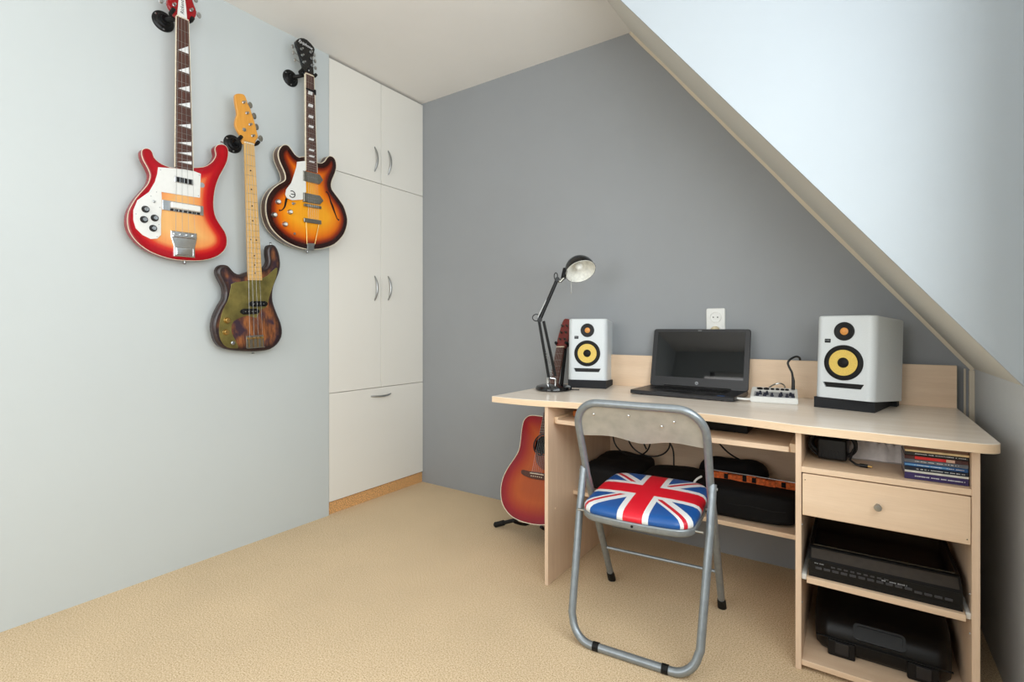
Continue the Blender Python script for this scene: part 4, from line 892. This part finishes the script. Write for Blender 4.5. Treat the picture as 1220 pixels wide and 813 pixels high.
l_, a_ = side_loc((-0.132, 2.190), (0.0496, 2.147)); speaker(l_, a_, 'white monitor speaker with yellow cone at the right end, beyond the mixer', 'charcoal foam wedge under the right speaker', 'pair of white studio speakers', (-0.045, 2.158, DZ + 0.0005), radians(-21))

# ------------------------------------------------------------------ laptop
lap = thing('laptop', 'open dark grey laptop with a blank screen, centred on the desk', 'laptop', (-0.619, 2.150, DZ + 0.0005), radians(-2.5))
LW, LD = 0.440, 0.252
b = MB(); b.prism(rrect(LW, LD, 0.012, 4, 0, LD / 2), 0.003, 0.019, inset=0.0025); base = b.build('base', M['laptop'], lap)
b = MB(); b.box((-0.165, 0.100, 0.0185), (0.165, 0.212, 0.0193)); b.build('key_bed', M['button'], base, smooth=0)
b = MB()
for r_ in range(6):
    for k in range(16): b.box((-0.162 + 0.0203 * k, 0.102 + 0.0182 * r_, 0.0192), (-0.145 + 0.0203 * k, 0.117 + 0.0182 * r_, 0.0212))
b.build('keys', M['black'], base, smooth=0, kind='stuff')
b = MB(); b.prism(rrect(0.105, 0.062, 0.003, 3, -0.02, 0.046), 0.0185, 0.0194); b.build('touchpad', M['black'], base)
b = MB(); b.box((0.150, 0.012, 0.0188), (0.178, 0.030, 0.0194)); b.build('sticker', plain('blue_sticker', (58, 92, 150), 0.4), base, smooth=0, label='small blue sticker')
b = MB(); b.box((-0.1, 0.004, 0.0190), (0.0, 0.0055, 0.0194)); b.build('trim_line', M['steel'], base, smooth=0)
for x in (-0.17, 0.17):
    for y in (0.02, 0.23):
        b = MB(); b.lathe([(0.008, 0), (0.008, 0.004), (0, 0.004)], 12, Tr(x, y, -0.0005)); b.build('foot', M['rubber'], base)
lid_T = Tr(0, LD - 0.012, 0.017) @ Rx(90 - 14 + 0)    # local: x width, y up the lid, z out of the screen
LH = 0.276
# frame of the lid is built so that +y runs up and +z faces the user
lidM = Tr(0, LD - 0.012, 0.018) @ Rx(90 - 0) @ Rx(-12)
b = MB(); b.prism(rrect(LW, LH, 0.012, 5, 0, LH / 2), -0.007, 0.0, T=lidM, inset=0.001); lid = b.build('lid', M['laptop'], lap)
b = MB(); b.prism(rrect(0.396, 0.216, 0.001, 2, 0, 0.154), 0.0001, 0.0008, T=lidM); b.build('screen', M['glassy'], lid, smooth=0, label='blank glossy screen')
b = MB(); b.cyl((-0.15, LD - 0.012, 0.018), (0.15, LD - 0.012, 0.018), 0.007, 12); b.build('hinge', M['black'], lid)
b = MB(); b.lathe([(0.0075, 0), (0.0075, 0.0008), (0, 0.0008)], 20, lidM @ Tr(0, 0.022, 0)); lg = b.build('logo', M['grey_print'], lid, label='round silver logo')
text('lettering', 'hp', 0.010, M['black'], lg, lidM @ Tr(0, 0.022, 0.001), 0.0002, shear=0.3)
b = MB(); b.box((-0.008, 0.268, 0.0), (0.008, 0.2695, 0.0006), T=lidM); b.build('webcam', M['steel'], lid, smooth=0)
b = MB(); b.tube(catmull([(-0.405, 2.185, 0.766), (-0.385, 2.182, 0.766), (-0.365, 2.185, 0.765), (-0.348, 2.20, 0.765)], 4, False), 0.0045, 10); tag(b.build('usb_plug', M['white_plastic'], None), 'white plug and cable stub between laptop and mixer', 'cable')

# ------------------------------------------------------------------ mixer
mx = thing('audio_mixer', 'small white audio mixer covered in dark knobs, right of the laptop', 'audio mixer', (-0.268, 2.198, DZ + 0.0005), radians(6))
b = MB(); b.faces([(-0.083, 0, 0), (0.083, 0, 0), (0.083, 0.135, 0), (-0.083, 0.135, 0), (-0.083, 0.0, 0.022), (0.083, 0.0, 0.022), (0.083, 0.135, 0.048), (-0.083, 0.135, 0.048)],
                  [[0, 1, 2, 3], [4, 5, 6, 7], [0, 1, 5, 4], [1, 2, 6, 5], [2, 3, 7, 6], [3, 0, 4, 7]])
bmesh.ops.bevel(b.b, geom=b.b.edges[:], offset=0.003, segments=2, affect='EDGES'); b.build('housing', M['white_plastic'], mx)
sl_ = math.degrees(math.atan2(0.026, 0.135)); MT = Tr(0, 0, 0.0221) @ Rx(sl_)
b = MB(); b.box((-0.070, 0.008, 0), (0.072, 0.072, 0.0008), T=MT); fp = b.build('control_panel', M['grey_print'], mx, smooth=0)
kn = [(-0.058, 0.016), (-0.048, 0.036), (-0.032, 0.016), (-0.024, 0.036), (-0.006, 0.016), (0.022, 0.014), (0.026, 0.032), (0.046, 0.014), (0.058, 0.034), (0.066, 0.016)]
kmat = plain('blue_grey_knob', (26, 30, 46), 0.5)
for x, y in kn:
    b = MB(); b.lathe([(0.0065, 0), (0.0062, 0.004), (0.0045, 0.006), (0.004, 0.013), (0, 0.014)], 14, MT @ Tr(x, y, 0.0008)); b.build('knob', kmat, mx)
for x in (-0.052, -0.028, -0.006, 0.012, 0.030, 0.046):
    b = MB(); r_ = 0.011 if x < -0.02 else 0.007
    b.lathe([(r_, 0), (r_, 0.004), (r_ * 0.6, 0.005), (r_ * 0.55, 0.001), (0, 0.001)], 16, MT @ Tr(x, 0.108, 0)); b.build('jack_socket', M['black'], mx)
cb = MB(); pp = [(-0.212, 2.315, 0.800), (-0.212, 2.318, 0.835), (-0.214, 2.320, 0.850)]
cb.tube(pp, [0.0065, 0.006, 0.0045], 12)
q_ = catmull([(-0.214, 2.320, 0.848), (-0.217, 2.322, 0.868), (-0.227, 2.325, 0.889), (-0.232, 2.328, 0.905), (-0.227, 2.333, 0.917), (-0.216, 2.350, 0.927), (-0.207, 2.38, 0.930), (-0.202, 2.42, 0.926), (-0.200, 2.455, 0.918), (-0.200, 2.478, 0.900), (-0.200, 2.480, 0.85), (-0.200, 2.480, 0.76)], 5, False)
cb.tube(q_, 0.0042, 10); tag(cb.build('audio_cable', M['cable']), 'black audio cable plugged upright into the white mixer', 'cable')
cb = MB(); cb.tube(catmull([(-0.30, 2.33, 0.802), (-0.285, 2.36, 0.812), (-0.262, 2.37, 0.817), (-0.25, 2.40, 0.80), (-0.27, 2.43, 0.77), (-0.30, 2.435, 0.760)], 5, False), 0.0028, 8); tag(cb.build('thin_wire', M['steel']), 'thin pale wire looping behind the white mixer', 'cable')
cb = MB(); cb.tube(catmull([(-1.13, 2.115, 0.7580), (-1.10, 2.13, 0.7580), (-1.075, 2.135, 0.7580)], 4, False), 0.0024, 8); tag(cb.build('cable_end', M['cable']), 'short black cable end lying right of the lamp base', 'cable')

# ------------------------------------------------------------------ desk lamp
LX, LY = -1.184, 2.085
lp = thing('desk_lamp', 'black jointed desk lamp with white-lined dome shade, left end of desk', 'lamp', (LX, LY, DZ + 0.0005))
c5, s5 = cos(0.5988), sin(0.5988)
def LP(u, v, d=2.385):
    """a point of the lamp's upright plane, given across/up in metres from the base centre"""
    return Vector((u * c5, u * s5, v))
b = MB(); b.lathe([(0.0, 0), (0.080, 0), (0.085, 0.004), (0.085, 0.012), (0.080, 0.020), (0.062, 0.025), (0.02, 0.027), (0, 0.027)], 48); b.build('base', M['black_gloss'], lp)
pb = LP(-0.014, 0.02); 
b = MB(); b.cyl(LP(-0.028, 0.024), LP(-0.028, 0.060), 0.0075, 14); b.cyl(LP(-0.028, 0.058), LP(0.008, 0.052), 0.005, 10); b.cyl(LP(0.008, 0.024), LP(0.008, 0.056), 0.005, 10); b.build('post', M['chrome'], lp)
jl = LP(-0.066, 0.332)                    # elbow
for p0, p1 in ((LP(-0.022, 0.050), LP(-0.070, 0.328)), (LP(0.008, 0.066), LP(-0.048, 0.326))):
    b = MB(); b.cyl(p0, p1, 0.0068, 10); b.build('lower_arm', M['black'], lp)
b = MB(); zz = [LP(-0.040 + 0.034 * t + 0.0045 * cos(t * 60), 0.185 - 0.12 * t, 0) + Vector((-s5, c5, 0)) * 0.0045 * sin(t * 60) for t in [k / 160 for k in range(161)]]
b.tube(zz, 0.0016, 5); b.build('spring', M['steel'], lp, label='exposed steel coil spring')
tp_ = LP(0.016, 0.522)
b = MB(); b.cyl(jl, tp_, 0.0085, 12); b.build('upper_arm', M['black'], lp)
b = MB(); b.cyl(LP(-0.074, 0.345), LP(-0.036, 0.425), 0.004, 10); b.build('spring', M['steel'], lp)
b = MB(); b.cyl(LP(-0.052, 0.400), LP(-0.026, 0.414), 0.004, 8); b.build('clamp', M['steel'], lp)
for p in (jl, tp_):
    b = MB(); ax = Vector((-s5, c5, 0)); b.cyl(p - ax * 0.016, p + ax * 0.016, 0.011, 16); b.build('joint', M['black'], lp)
b = MB(); b.tube([jl + LP(-0.016 + 0.018 * cos(a), 0.010 + 0.016 * sin(a)) for a in [radians(20 + 16 * k) for k in range(18)]], 0.0022, 8); b.build('flex', M['cable'], lp)
b = MB(); b.tube([tp_ + LP(-0.006 + 0.008 * cos(a), 0.016 + 0.016 * sin(a)) for a in [radians(-60 + 18 * k) for k in range(18)]], 0.0022, 8); b.build('flex', M['cable'], lp)
b = MB(); b.cyl(tp_, LP(0.030, 0.512), 0.0075, 12); b.cyl(LP(0.030, 0.512), LP(0.052, 0.535), 0.0075, 12); b.build('bracket', M['nickel'], lp)
sc = LP(0.127, 0.560)                    # centre of the opening
axis = (LP(0.20, -0.80) + Vector((s5, -c5, 0)) * 0.62).normalized()    # the way the shade looks: to the camera, down, a little right
zq = Vector((0, 0, 1)).rotation_difference(axis).to_matrix().to_4x4()
prof = []; R0 = 0.0725
for k in range(13):
    a = radians(90 * k / 12); prof.append((R0 * cos(a), -R0 * 1.12 * sin(a)))
b = MB(); b.lathe([(R0 + 0.0015, 0.0)] + [(r_ + 0.0012 if r_ > 1e-3 else 0, z_ - 0.0012) for r_, z_ in prof], 48, Tr(*sc) @ zq)
b.b.faces.ensure_lookup_table()
# open the mouth again (lathe caps it)
big = [f for f in b.b.faces if len(f.verts) > 4]; bmesh.ops.delete(b.b, geom=big, context='FACES_ONLY')
sh = b.build('shade', M['black_gloss'], lp)
b = MB(); b.lathe([(R0, 0.0)] + [(r_ - 0.0012 if r_ > 0.002 else 0, z_ + 0.0008) for r_, z_ in prof], 48, Tr(*sc) @ zq); big = [f for f in b.b.faces if len(f.verts) > 4]; bmesh.ops.delete(b.b, geom=big, context='FACES_ONLY')
b.build('shade_lining', M['shade_in'], sh, label='white inside of the shade')
ts_ = Tr(*sc) @ zq
b = MB(); b.lathe([(0.0, -0.012), (0.010, -0.014), (0.018, -0.024), (0.021, -0.034), (0.017, -0.046), (0.012, -0.056), (0.012, -0.064)], 20, ts_); b.build('bulb', M['shade_in'], lp, label='white light bulb')
b = MB(); b.cyl(LP(0.045, 0.528), sc - axis * 0.024 + LP(-0.066, -0.004), 0.012, 16); b.build('lamp_socket', M['black'], lp)
b = MB(); b.cyl(LP(0.083, 0.522), LP(0.083, 0.462), 0.0009, 6); b.cyl(LP(0.083, 0.462), LP(0.083, 0.456), 0.003, 8); b.build('pull_chain', M['nickel'], lp)

# ------------------------------------------------------------------ wall socket
ws = thing('wall_socket', 'white double wall socket on the grey wall, peeking over the laptop', 'socket', (-0.547, YB, 1.068))
b = MB(); b.prism(rrect(0.084, 0.144, 0.008, 4), 0, 0.010, T=Rx(90), inset=0.003); b.build('face_plate', M['white_plastic'], ws)
for z in (0.030, -0.034):
    b = MB(); b.lathe([(0.026, 0.0), (0.026, 0.004), (0.0225, 0.0045), (0.0215, 0.0008), (0, 0.0006)], 28, Tr(0, -0.010, z) @ Rx(90)); o = b.build('socket', M['white_plastic'], ws)
    for x in (-0.0095, 0.0095):
        b = MB(); b.lathe([(0.003, 0), (0.003, 0.0006), (0, 0.0006)], 10, Tr(x, -0.0106, z) @ Rx(90)); b.build('pin_hole', M['black'], o)
b = MB(); b.lathe([(0.020, 0), (0.020, 0.008), (0.017, 0.014), (0.010, 0.017), (0, 0.017)], 24, Tr(-0.547, YB - 0.014, 1.036) @ Rx(90)); b.tube([(-0.547, YB - 0.026, 1.030), (-0.547, YB - 0.026, 1.0), (-0.547, YB - 0.018, 0.93), (-0.547, YB - 0.012, 0.80)], 0.004, 8)
tag(b.build('power_plug', plain('beige_plastic', (206, 192, 160), 0.5)), 'beige round plug in the lower half of the wall socket', 'plug')  # plug body in plain beige

# ------------------------------------------------------------------ things in the drawer unit
ZT = 0.6245
ad = thing('power_adapter', 'black power adapter with its coiled cord, top shelf of the drawer unit', 'power adapter', (-0.065, 1.93, ZT), radians(-6))
b = MB(); b.box((-0.038, -0.035, 0.006), (0.042, 0.035, 0.070), 0.006, 3); o = b.build('housing', M['black'], ad)
b = MB()
for k in range(7): b.box((-0.030 + 0.0095 * k, -0.0365, 0.010), (-0.026 + 0.0095 * k, -0.0345, 0.034), 0)
b.build('ribs', M['black'], o, smooth=0)
b = MB(); cc = []
for k in range(150):
    a = k / 150 * 2 * pi * 4; rr_ = 1.0 + 0.05 * sin(a * 1.7); cc.append((0.0 + 0.062 * cos(a) * rr_, 0.015 + 0.012 * sin(a * 0.5) - 0.03 * (k / 150), 0.050 + 0.042 * sin(a) * rr_))
cc += [(0.05, -0.035, 0.014), (0.068, -0.05, 0.006), (0.085, -0.052, 0.005)]
b.tube(cc, 0.0038, 7); b.build('cord', M['cable'], ad)
b = MB(); b.cyl((0.078, -0.052, 0.006), (0.098, -0.053, 0.006), 0.0055, 10); o = b.build('plug', M['black'], ad); b = MB(); b.cyl((0.098, -0.053, 0.006), (0.109, -0.054, 0.006), 0.003, 8); b.build('plug_tip', M['brassy'], o)
# crumpled cloth
b = MB(); nx, ny = 44, 26; vs = []; F = []
for i in range(nx + 1):
    for j in range(ny + 1):
        x = -0.095 + 0.19 * i / nx; y = -0.065 + 0.13 * j / ny
        q = Vector((x * 20, y * 18, 0.0)); hgt = 0.050 + 0.026 * noise.noise(q) + 0.042 * abs(noise.noise(q * 1.9)) + 0.010 * noise.noise(q * 3.7) + 0.006 * noise.noise(q * 5)
        e = min(1, min(i, nx - i) / 5, min(j, ny - j) / 4); vs.append((x, y + 0.01 * noise.noise(q * 1.3), max(0.001, hgt * e ** 0.6)))
for i in range(nx):
    for j in range(ny): a = i * (ny + 1) + j; F.append([a, a + ny + 1, a + ny + 2, a + 1])
bot = len(vs); vs += [(-0.095, -0.08, 0.0005), (0.095, -0.08, 0.0005), (0.095, 0.08, 0.0005), (-0.095, 0.08, 0.0005)]; F.append([bot, bot + 1, bot + 2, bot + 3])
b.faces(vs, F); tag(b.build('cloth', M['cloth'], smooth=60, loc=(0.060, 2.050, ZT)), 'crumpled pale grey cloth behind the adapter, top shelf of the drawer unit', 'cloth')
def scribble(parent, x0, x1, z, y, hgt, mat, seed):
    r = random.Random(seed); b = MB(); x = x0
    while x < x1:
        w_ = r.uniform(0.0012, 0.0028); zz = hgt * r.uniform(0.6, 1.0) / 2
        if r.random() > 0.22: b.box((x, y - 0.0006, z - zz), (x + w_, y + 0.0004, z + zz))
        x += w_ + 0.0008
    b.build('small_print', mat, parent, smooth=0, kind='stuff')
# CD stack (bottom first): thickness, colours
def cdm(nm, c): return plain(nm, c, 0.25, bump=0)
cds = [(0.0190, (52, 40, 88), 'purple double disc case with white lettering, bottom of the stack', 'THE JAM SESSIONS  LIVE', 'w'),
       (0.0060, (206, 204, 196), 'slim white disc case, second from the bottom', '', 'k'),
       (0.0104, (22, 30, 46), 'black disc case lying just above the slim white one', 'compilation', 'w'),
       (0.0104, (36, 78, 128), 'blue disc case in the middle of the stack', 'volume two', 'w'),
       (0.0104, (96, 100, 108), 'grey disc case under the red and dark one', 'collection', 'w'),
       (0.0104, (70, 36, 34), 'dark brown disc case with a red spine label', '', 'w'),
       (0.0104, (44, 42, 42), 'charcoal disc case above the red-spined one', 'greatest songs', 'w'),
       (0.0060, (222, 196, 148), 'slim cream disc case, second from the top', '', 'k'),
       (0.0104, (110, 76, 54), 'brown disc case on top of the stack', '', 'w')]
z = ZT + 0.0003
for i, (t_, c_, lab, txt, tm) in enumerate(cds):
    jx = random.uniform(-0.0008, 0.0006) if i else 0; jy = random.uniform(-0.003, 0.003)
    cd = thing('cd_case', lab, 'cd', (0.1790 + jx, 1.868 + jy, z), radians(random.uniform(-0.4, 0.4)), 'compact discs stacked on the top shelf')
    mt_ = cdm('cd_' + ['a', 'b', 'c', 'd', 'e', 'f', 'g', 'h', 'i'][i], c_)
    b = MB(); b.box((-0.068, -0.062, 0), (0.068, 0.062, t_ - 0.0003), 0.0006, 1); cs_ = b.build('case', mt_, cd, smooth=0)
    if i == 5:
        b = MB(); b.box((-0.045, -0.0628, 0.0012), (0.022, -0.061, t_ - 0.0015)); b.build('spine_label', cdm('red_label', (206, 40, 42)), cs_, smooth=0, label='red spine label')
        b = MB(); b.box((0.022, -0.0628, 0.0012), (0.040, -0.061, t_ - 0.0015)); b.build('spine_label', cdm('pink_label', (206, 170, 150)), cs_, smooth=0, label='pale spine label')
    if i == 3:
        b = MB(); b.box((-0.066, -0.0628, 0.003), (0.03, -0.061, 0.007)); b.build('spine_label', cdm('light_blue_label', (96, 150, 196)), cs_, smooth=0, label='light blue spine stripe')
    if txt: scribble(cs_, -0.045, 0.060, t_ / 2, -0.0626, 0.0028 if t_ > 0.015 else 0.0018, M['white_print'] if tm == 'w' else M['black'], i)
    z += t_

# hi-fi deck on the sliding shelf
hf = thing('hifi_deck', 'black hi-fi deck with a row of buttons, on the sliding shelf', 'hi-fi deck', (0.0555, 1.792, 0.2905))
b = MB(); b.faces([(-0.178, 0.0, 0), (0.178, 0.0, 0), (0.178, 0.34, 0), (-0.178, 0.34, 0), (-0.178, 0.0, 0.050), (0.178, 0.0, 0.050), (0.178, 0.040, 0.078), (-0.178, 0.040, 0.078), (0.178, 0.34, 0.082), (-0.178, 0.34, 0.082)],
                  [[0, 1, 2, 3], [0, 1, 5, 4], [4, 5, 6, 7], [7, 6, 8, 9], [2, 3, 9, 8], [1, 2, 8, 6, 5], [0, 4, 7, 9, 3]]); hb_ = b.build('housing', M['black'], hf, smooth=0)
b = MB(); b.faces([(-0.172, 0.006, 0.0545), (0.172, 0.006, 0.0545), (0.172, 0.034, 0.0742), (-0.172, 0.034, 0.0742)], [[0, 1, 2, 3]]); 
b.faces([(-0.172, 0.006, 0.0555), (0.172, 0.006, 0.0555), (0.172, 0.034, 0.0752), (-0.172, 0.034, 0.0752)], [[0, 1, 2, 3]]); b.build('trim_band', M['greybrown'], hf, smooth=0, label='bronze grey front band')
b = MB(); b.box((-0.168, 0.046, 0.079), (0.168, 0.33, 0.0845), 0.0008, 1); b.build('lid', M['black_gloss'], hf, label='glossy black lid')
for k in range(15):
    b = MB(); x = -0.160 + k * 0.0215; w_ = 0.016; zz = 0.026 if k < 11 else 0.022
    b.box((x, -0.003, zz), (x + w_, 0.002, zz + 0.006), 0.0008, 1); b.build('button', M['button'], hf)
for k in range(9):
    b = MB(); x = -0.120 + k * 0.016; b.box((x, -0.0022, 0.038), (x + 0.010, 0.002, 0.042), 0.0005, 1); b.build('button', M['button'], hf)
b = MB(); b.box((-0.172, -0.0015, 0.012), (0.172, 0.001, 0.014)); b.box((-0.172, -0.0015, 0.046), (0.172, 0.001, 0.047)); b.build('groove', M['rubber'], hf, smooth=0)
scribble(hf, -0.165, -0.140, 0.043, -0.001, 0.003, M['grey_print'], 40); scribble(hf, 0.000, 0.060, 0.036, -0.001, 0.004, M['grey_print'], 41)

# black carry case on the bottom shelf
cc_ = thing('carry_case', 'black hard plastic carry case with a recessed handle, on the bottom shelf', 'case', (0.058, 1.848, 0.0315))
b = MB(); prof_ = [(0.040, 0.0), (0.024, 0.016), (0.014, 0.045), (0.018, 0.078), (0.038, 0.100), (0.075, 0.112), (0.20, 0.118), (0.36, 0.112), (0.375, 0.0)]
xs_ = [(-0.172, 0.10), (-0.166, 0.045), (-0.150, 0.012), (-0.13, 0.0), (0.13, 0.0), (0.150, 0.012), (0.166, 0.045), (0.172, 0.10)]
vs = []; F = []; npf = len(prof_)
for x, ins in xs_:
    for y, z_ in prof_:
        yy = y + ins * max(0, 1 - (y / 0.2)) ; zz = z_ * (1 - 0.10 * min(1, ins / 0.1)); vs.append((x, yy, zz))
for i in range(len(xs_) - 1):
    for j in range(npf): a = i * npf + j; c = i * npf + (j + 1) % npf; F.append([a, c, c + npf, a + npf])
F.append(list(range(npf))); F.append([(len(xs_) - 1) * npf + j for j in range(npf)][::-1])
b.faces(vs, F); b.build('shell', M['black'], cc_, smooth=50)
T_ = Tr(-0.004, 0.026, 0.0865) @ Rx(52)
b = MB(); ro, ri = rrect(0.128, 0.046, 0.012, 5), rrect(0.114, 0.034, 0.008, 5); n = len(ro)
vs = [T_ @ Vector((x, y, -0.004)) for x, y in ro] + [T_ @ Vector((x, y, 0.007)) for x, y in ro] + [T_ @ Vector((x, y, 0.007)) for x, y in ri] + [T_ @ Vector((x, y, -0.004)) for x, y in ri]
F = [[l * n + i, l * n + (i + 1) % n, ((l + 1) % 4) * n + (i + 1) % n, ((l + 1) % 4) * n + i] for l in range(4) for i in range(n)]
b.faces(vs, F); b.build('handle', M['black'], cc_, smooth=40)
b = MB(); b.prism(ri, 0.0005, 0.002, T=T_); b.build('handle_recess', M['black'], cc_)
for x in (-0.098, 0.098):
    b = MB(); b.box((x - 0.036, 0.008, 0.0), (x + 0.036, 0.06, 0.050), 0.005, 2); bk = b.build('corner_block', M['black'], cc_)
    b = MB(); b.box((x - 0.016, 0.003, 0.012), (x + 0.020, 0.014, 0.048), 0.003, 2); b.build('latch', M['laptop'], cc_)
b = MB(); b.box((-0.165, 0.008, 0.052), (0.165, 0.016, 0.055), 0.001, 1); b.build('seam', M['rubber'], cc_)

# ------------------------------------------------------------------ bags under the desk
ZL = 0.3305
t = softbox(0.59, 0.24, 0.112, 7, 16, 0.007, 7, 3); b = MB(); b.add(t)
bg = thing('gig_bag', 'long black padded bag at the right of the low shelf, orange strip on top', 'bag', (-0.470, 2.15, ZL))
b.build('bag_body', M['black_fab'], bg, smooth=60)
b = MB(); b.tube([( -0.26 + 0.04 * k, -0.1225 + 0.002 * sin(k), 0.060 + 0.003 * sin(k * 2)) for k in range(14)], 0.0018, 6); b.build('zip', M['rubber'], bg)
ob = thing('orange_webbing', 'orange and black webbing strap lying along the top of the long black bag', 'strap', (-0.335, 2.165, ZL + 0.108))
b = MB()
for k in range(9):
    x0 = -0.16 + k * 0.034; dz = 0.004 * sin(k * 1.9); b.box((x0, -0.012, 0.0 + dz), (x0 + 0.0345, 0.012, 0.026 + dz), 0.002, 1)
b.build('orange_strip', M['orange_fab'], ob)
for k in (1, 3, 4, 7): b = MB(); x0 = -0.16 + k * 0.034 + 0.02; b.box((x0, -0.0135, 0.006), (x0 + 0.016, 0.010, 0.027), 0.002, 1); b.build('black_print', M['black_fab'], ob)
b = MB(); b.tube([(-0.16, 0.0, 0.031), (0.0, 0.002, 0.030), (0.145, 0.0, 0.028)], 0.0022, 8); b.build('metal_rod', M['steel'], ob)
t = softbox(0.27, 0.115, 0.155, 3, 12, 0.018, 9, 11); b = MB(); b.add(t); tag(b.build('soft_pouch', M['black_fab'], smooth=60, loc=(-0.440, 2.337, ZL)), 'crumpled black pouch behind the orange strap', 'bag')
t = softbox(0.245, 0.34, 0.118, 5, 14, 0.010, 8, 21); b = MB(); b.add(t); tag(b.build('soft_bag', M['black_fab'], smooth=60, loc=(-0.897, 2.20, ZL)), 'bulky black fabric bag at the left end of the low shelf', 'bag')
b = MB(); b.tube(catmull([(-0.530, 2.00, 0.42), (-0.522, 1.995, 0.445), (-0.508, 2.00, 0.468), (-0.495, 2.02, 0.476)], 4, False), 0.004, 8); tag(b.build('white_cable', M['white_plastic']), 'short pale cord sticking up behind the chair seat', 'cable')
# cables hanging under the pull-out shelf
b = MB(); cc = []
for k in range(90):
    a = k / 90 * 2 * pi * 2.6; cc.append((-0.93 + 0.075 * cos(a) + 0.21 * k / 90, 2.26 + 0.02 * sin(a * 0.7), 0.515 + 0.065 * sin(a) + 0.01 * k / 90))
cc = [(-0.93, 2.22, 0.655)] + cc + [(-0.60, 2.20, 0.655)]
b.tube(catmull(cc[::3], 3, False), 0.0035, 8); tag(b.build('looped_cable', M['cable']), 'black cable hanging in loops below the pull-out shelf', 'cable')
b = MB(); b.tube(catmull([(-0.80, 2.22, 0.650), (-0.76, 2.22, 0.60), (-0.70, 2.22, 0.565), (-0.665, 2.22, 0.52), (-0.66, 2.22, 0.448)], 5, False), 0.0035, 8); tag(b.build('hanging_cable', M['cable']), 'single black cable arching down behind the chair back', 'cable')
b = MB(); b.tube(catmull([(-0.53, 2.22, 0.650), (-0.49, 2.24, 0.580), (-0.45, 2.27, 0.525), (-0.41, 2.31, 0.490)], 5, False), 0.0035, 8); tag(b.build('sloping_cable', M['cable']), 'black cable sloping down to the crumpled pouch', 'cable')
# on the pull-out shelf
b = MB(); b.box((-0.30, 0, 0), (0.20, 0.16, 0.030), 0.004, 2); tag(b.build('keyboard', M['black'], loc=(-0.52, 1.95, 0.6725)), 'flat black keyboard pushed back on the pull-out shelf', 'keyboard')
b = MB(); b.box((-0.035, -0.03, 0), (0.035, 0.03, 0.028), 0.008, 3); tag(b.build('leather_case', M['brown_item'], loc=(-0.955, 1.93, 0.6725)), 'small brown leather case at the left of the pull-out shelf', 'case')
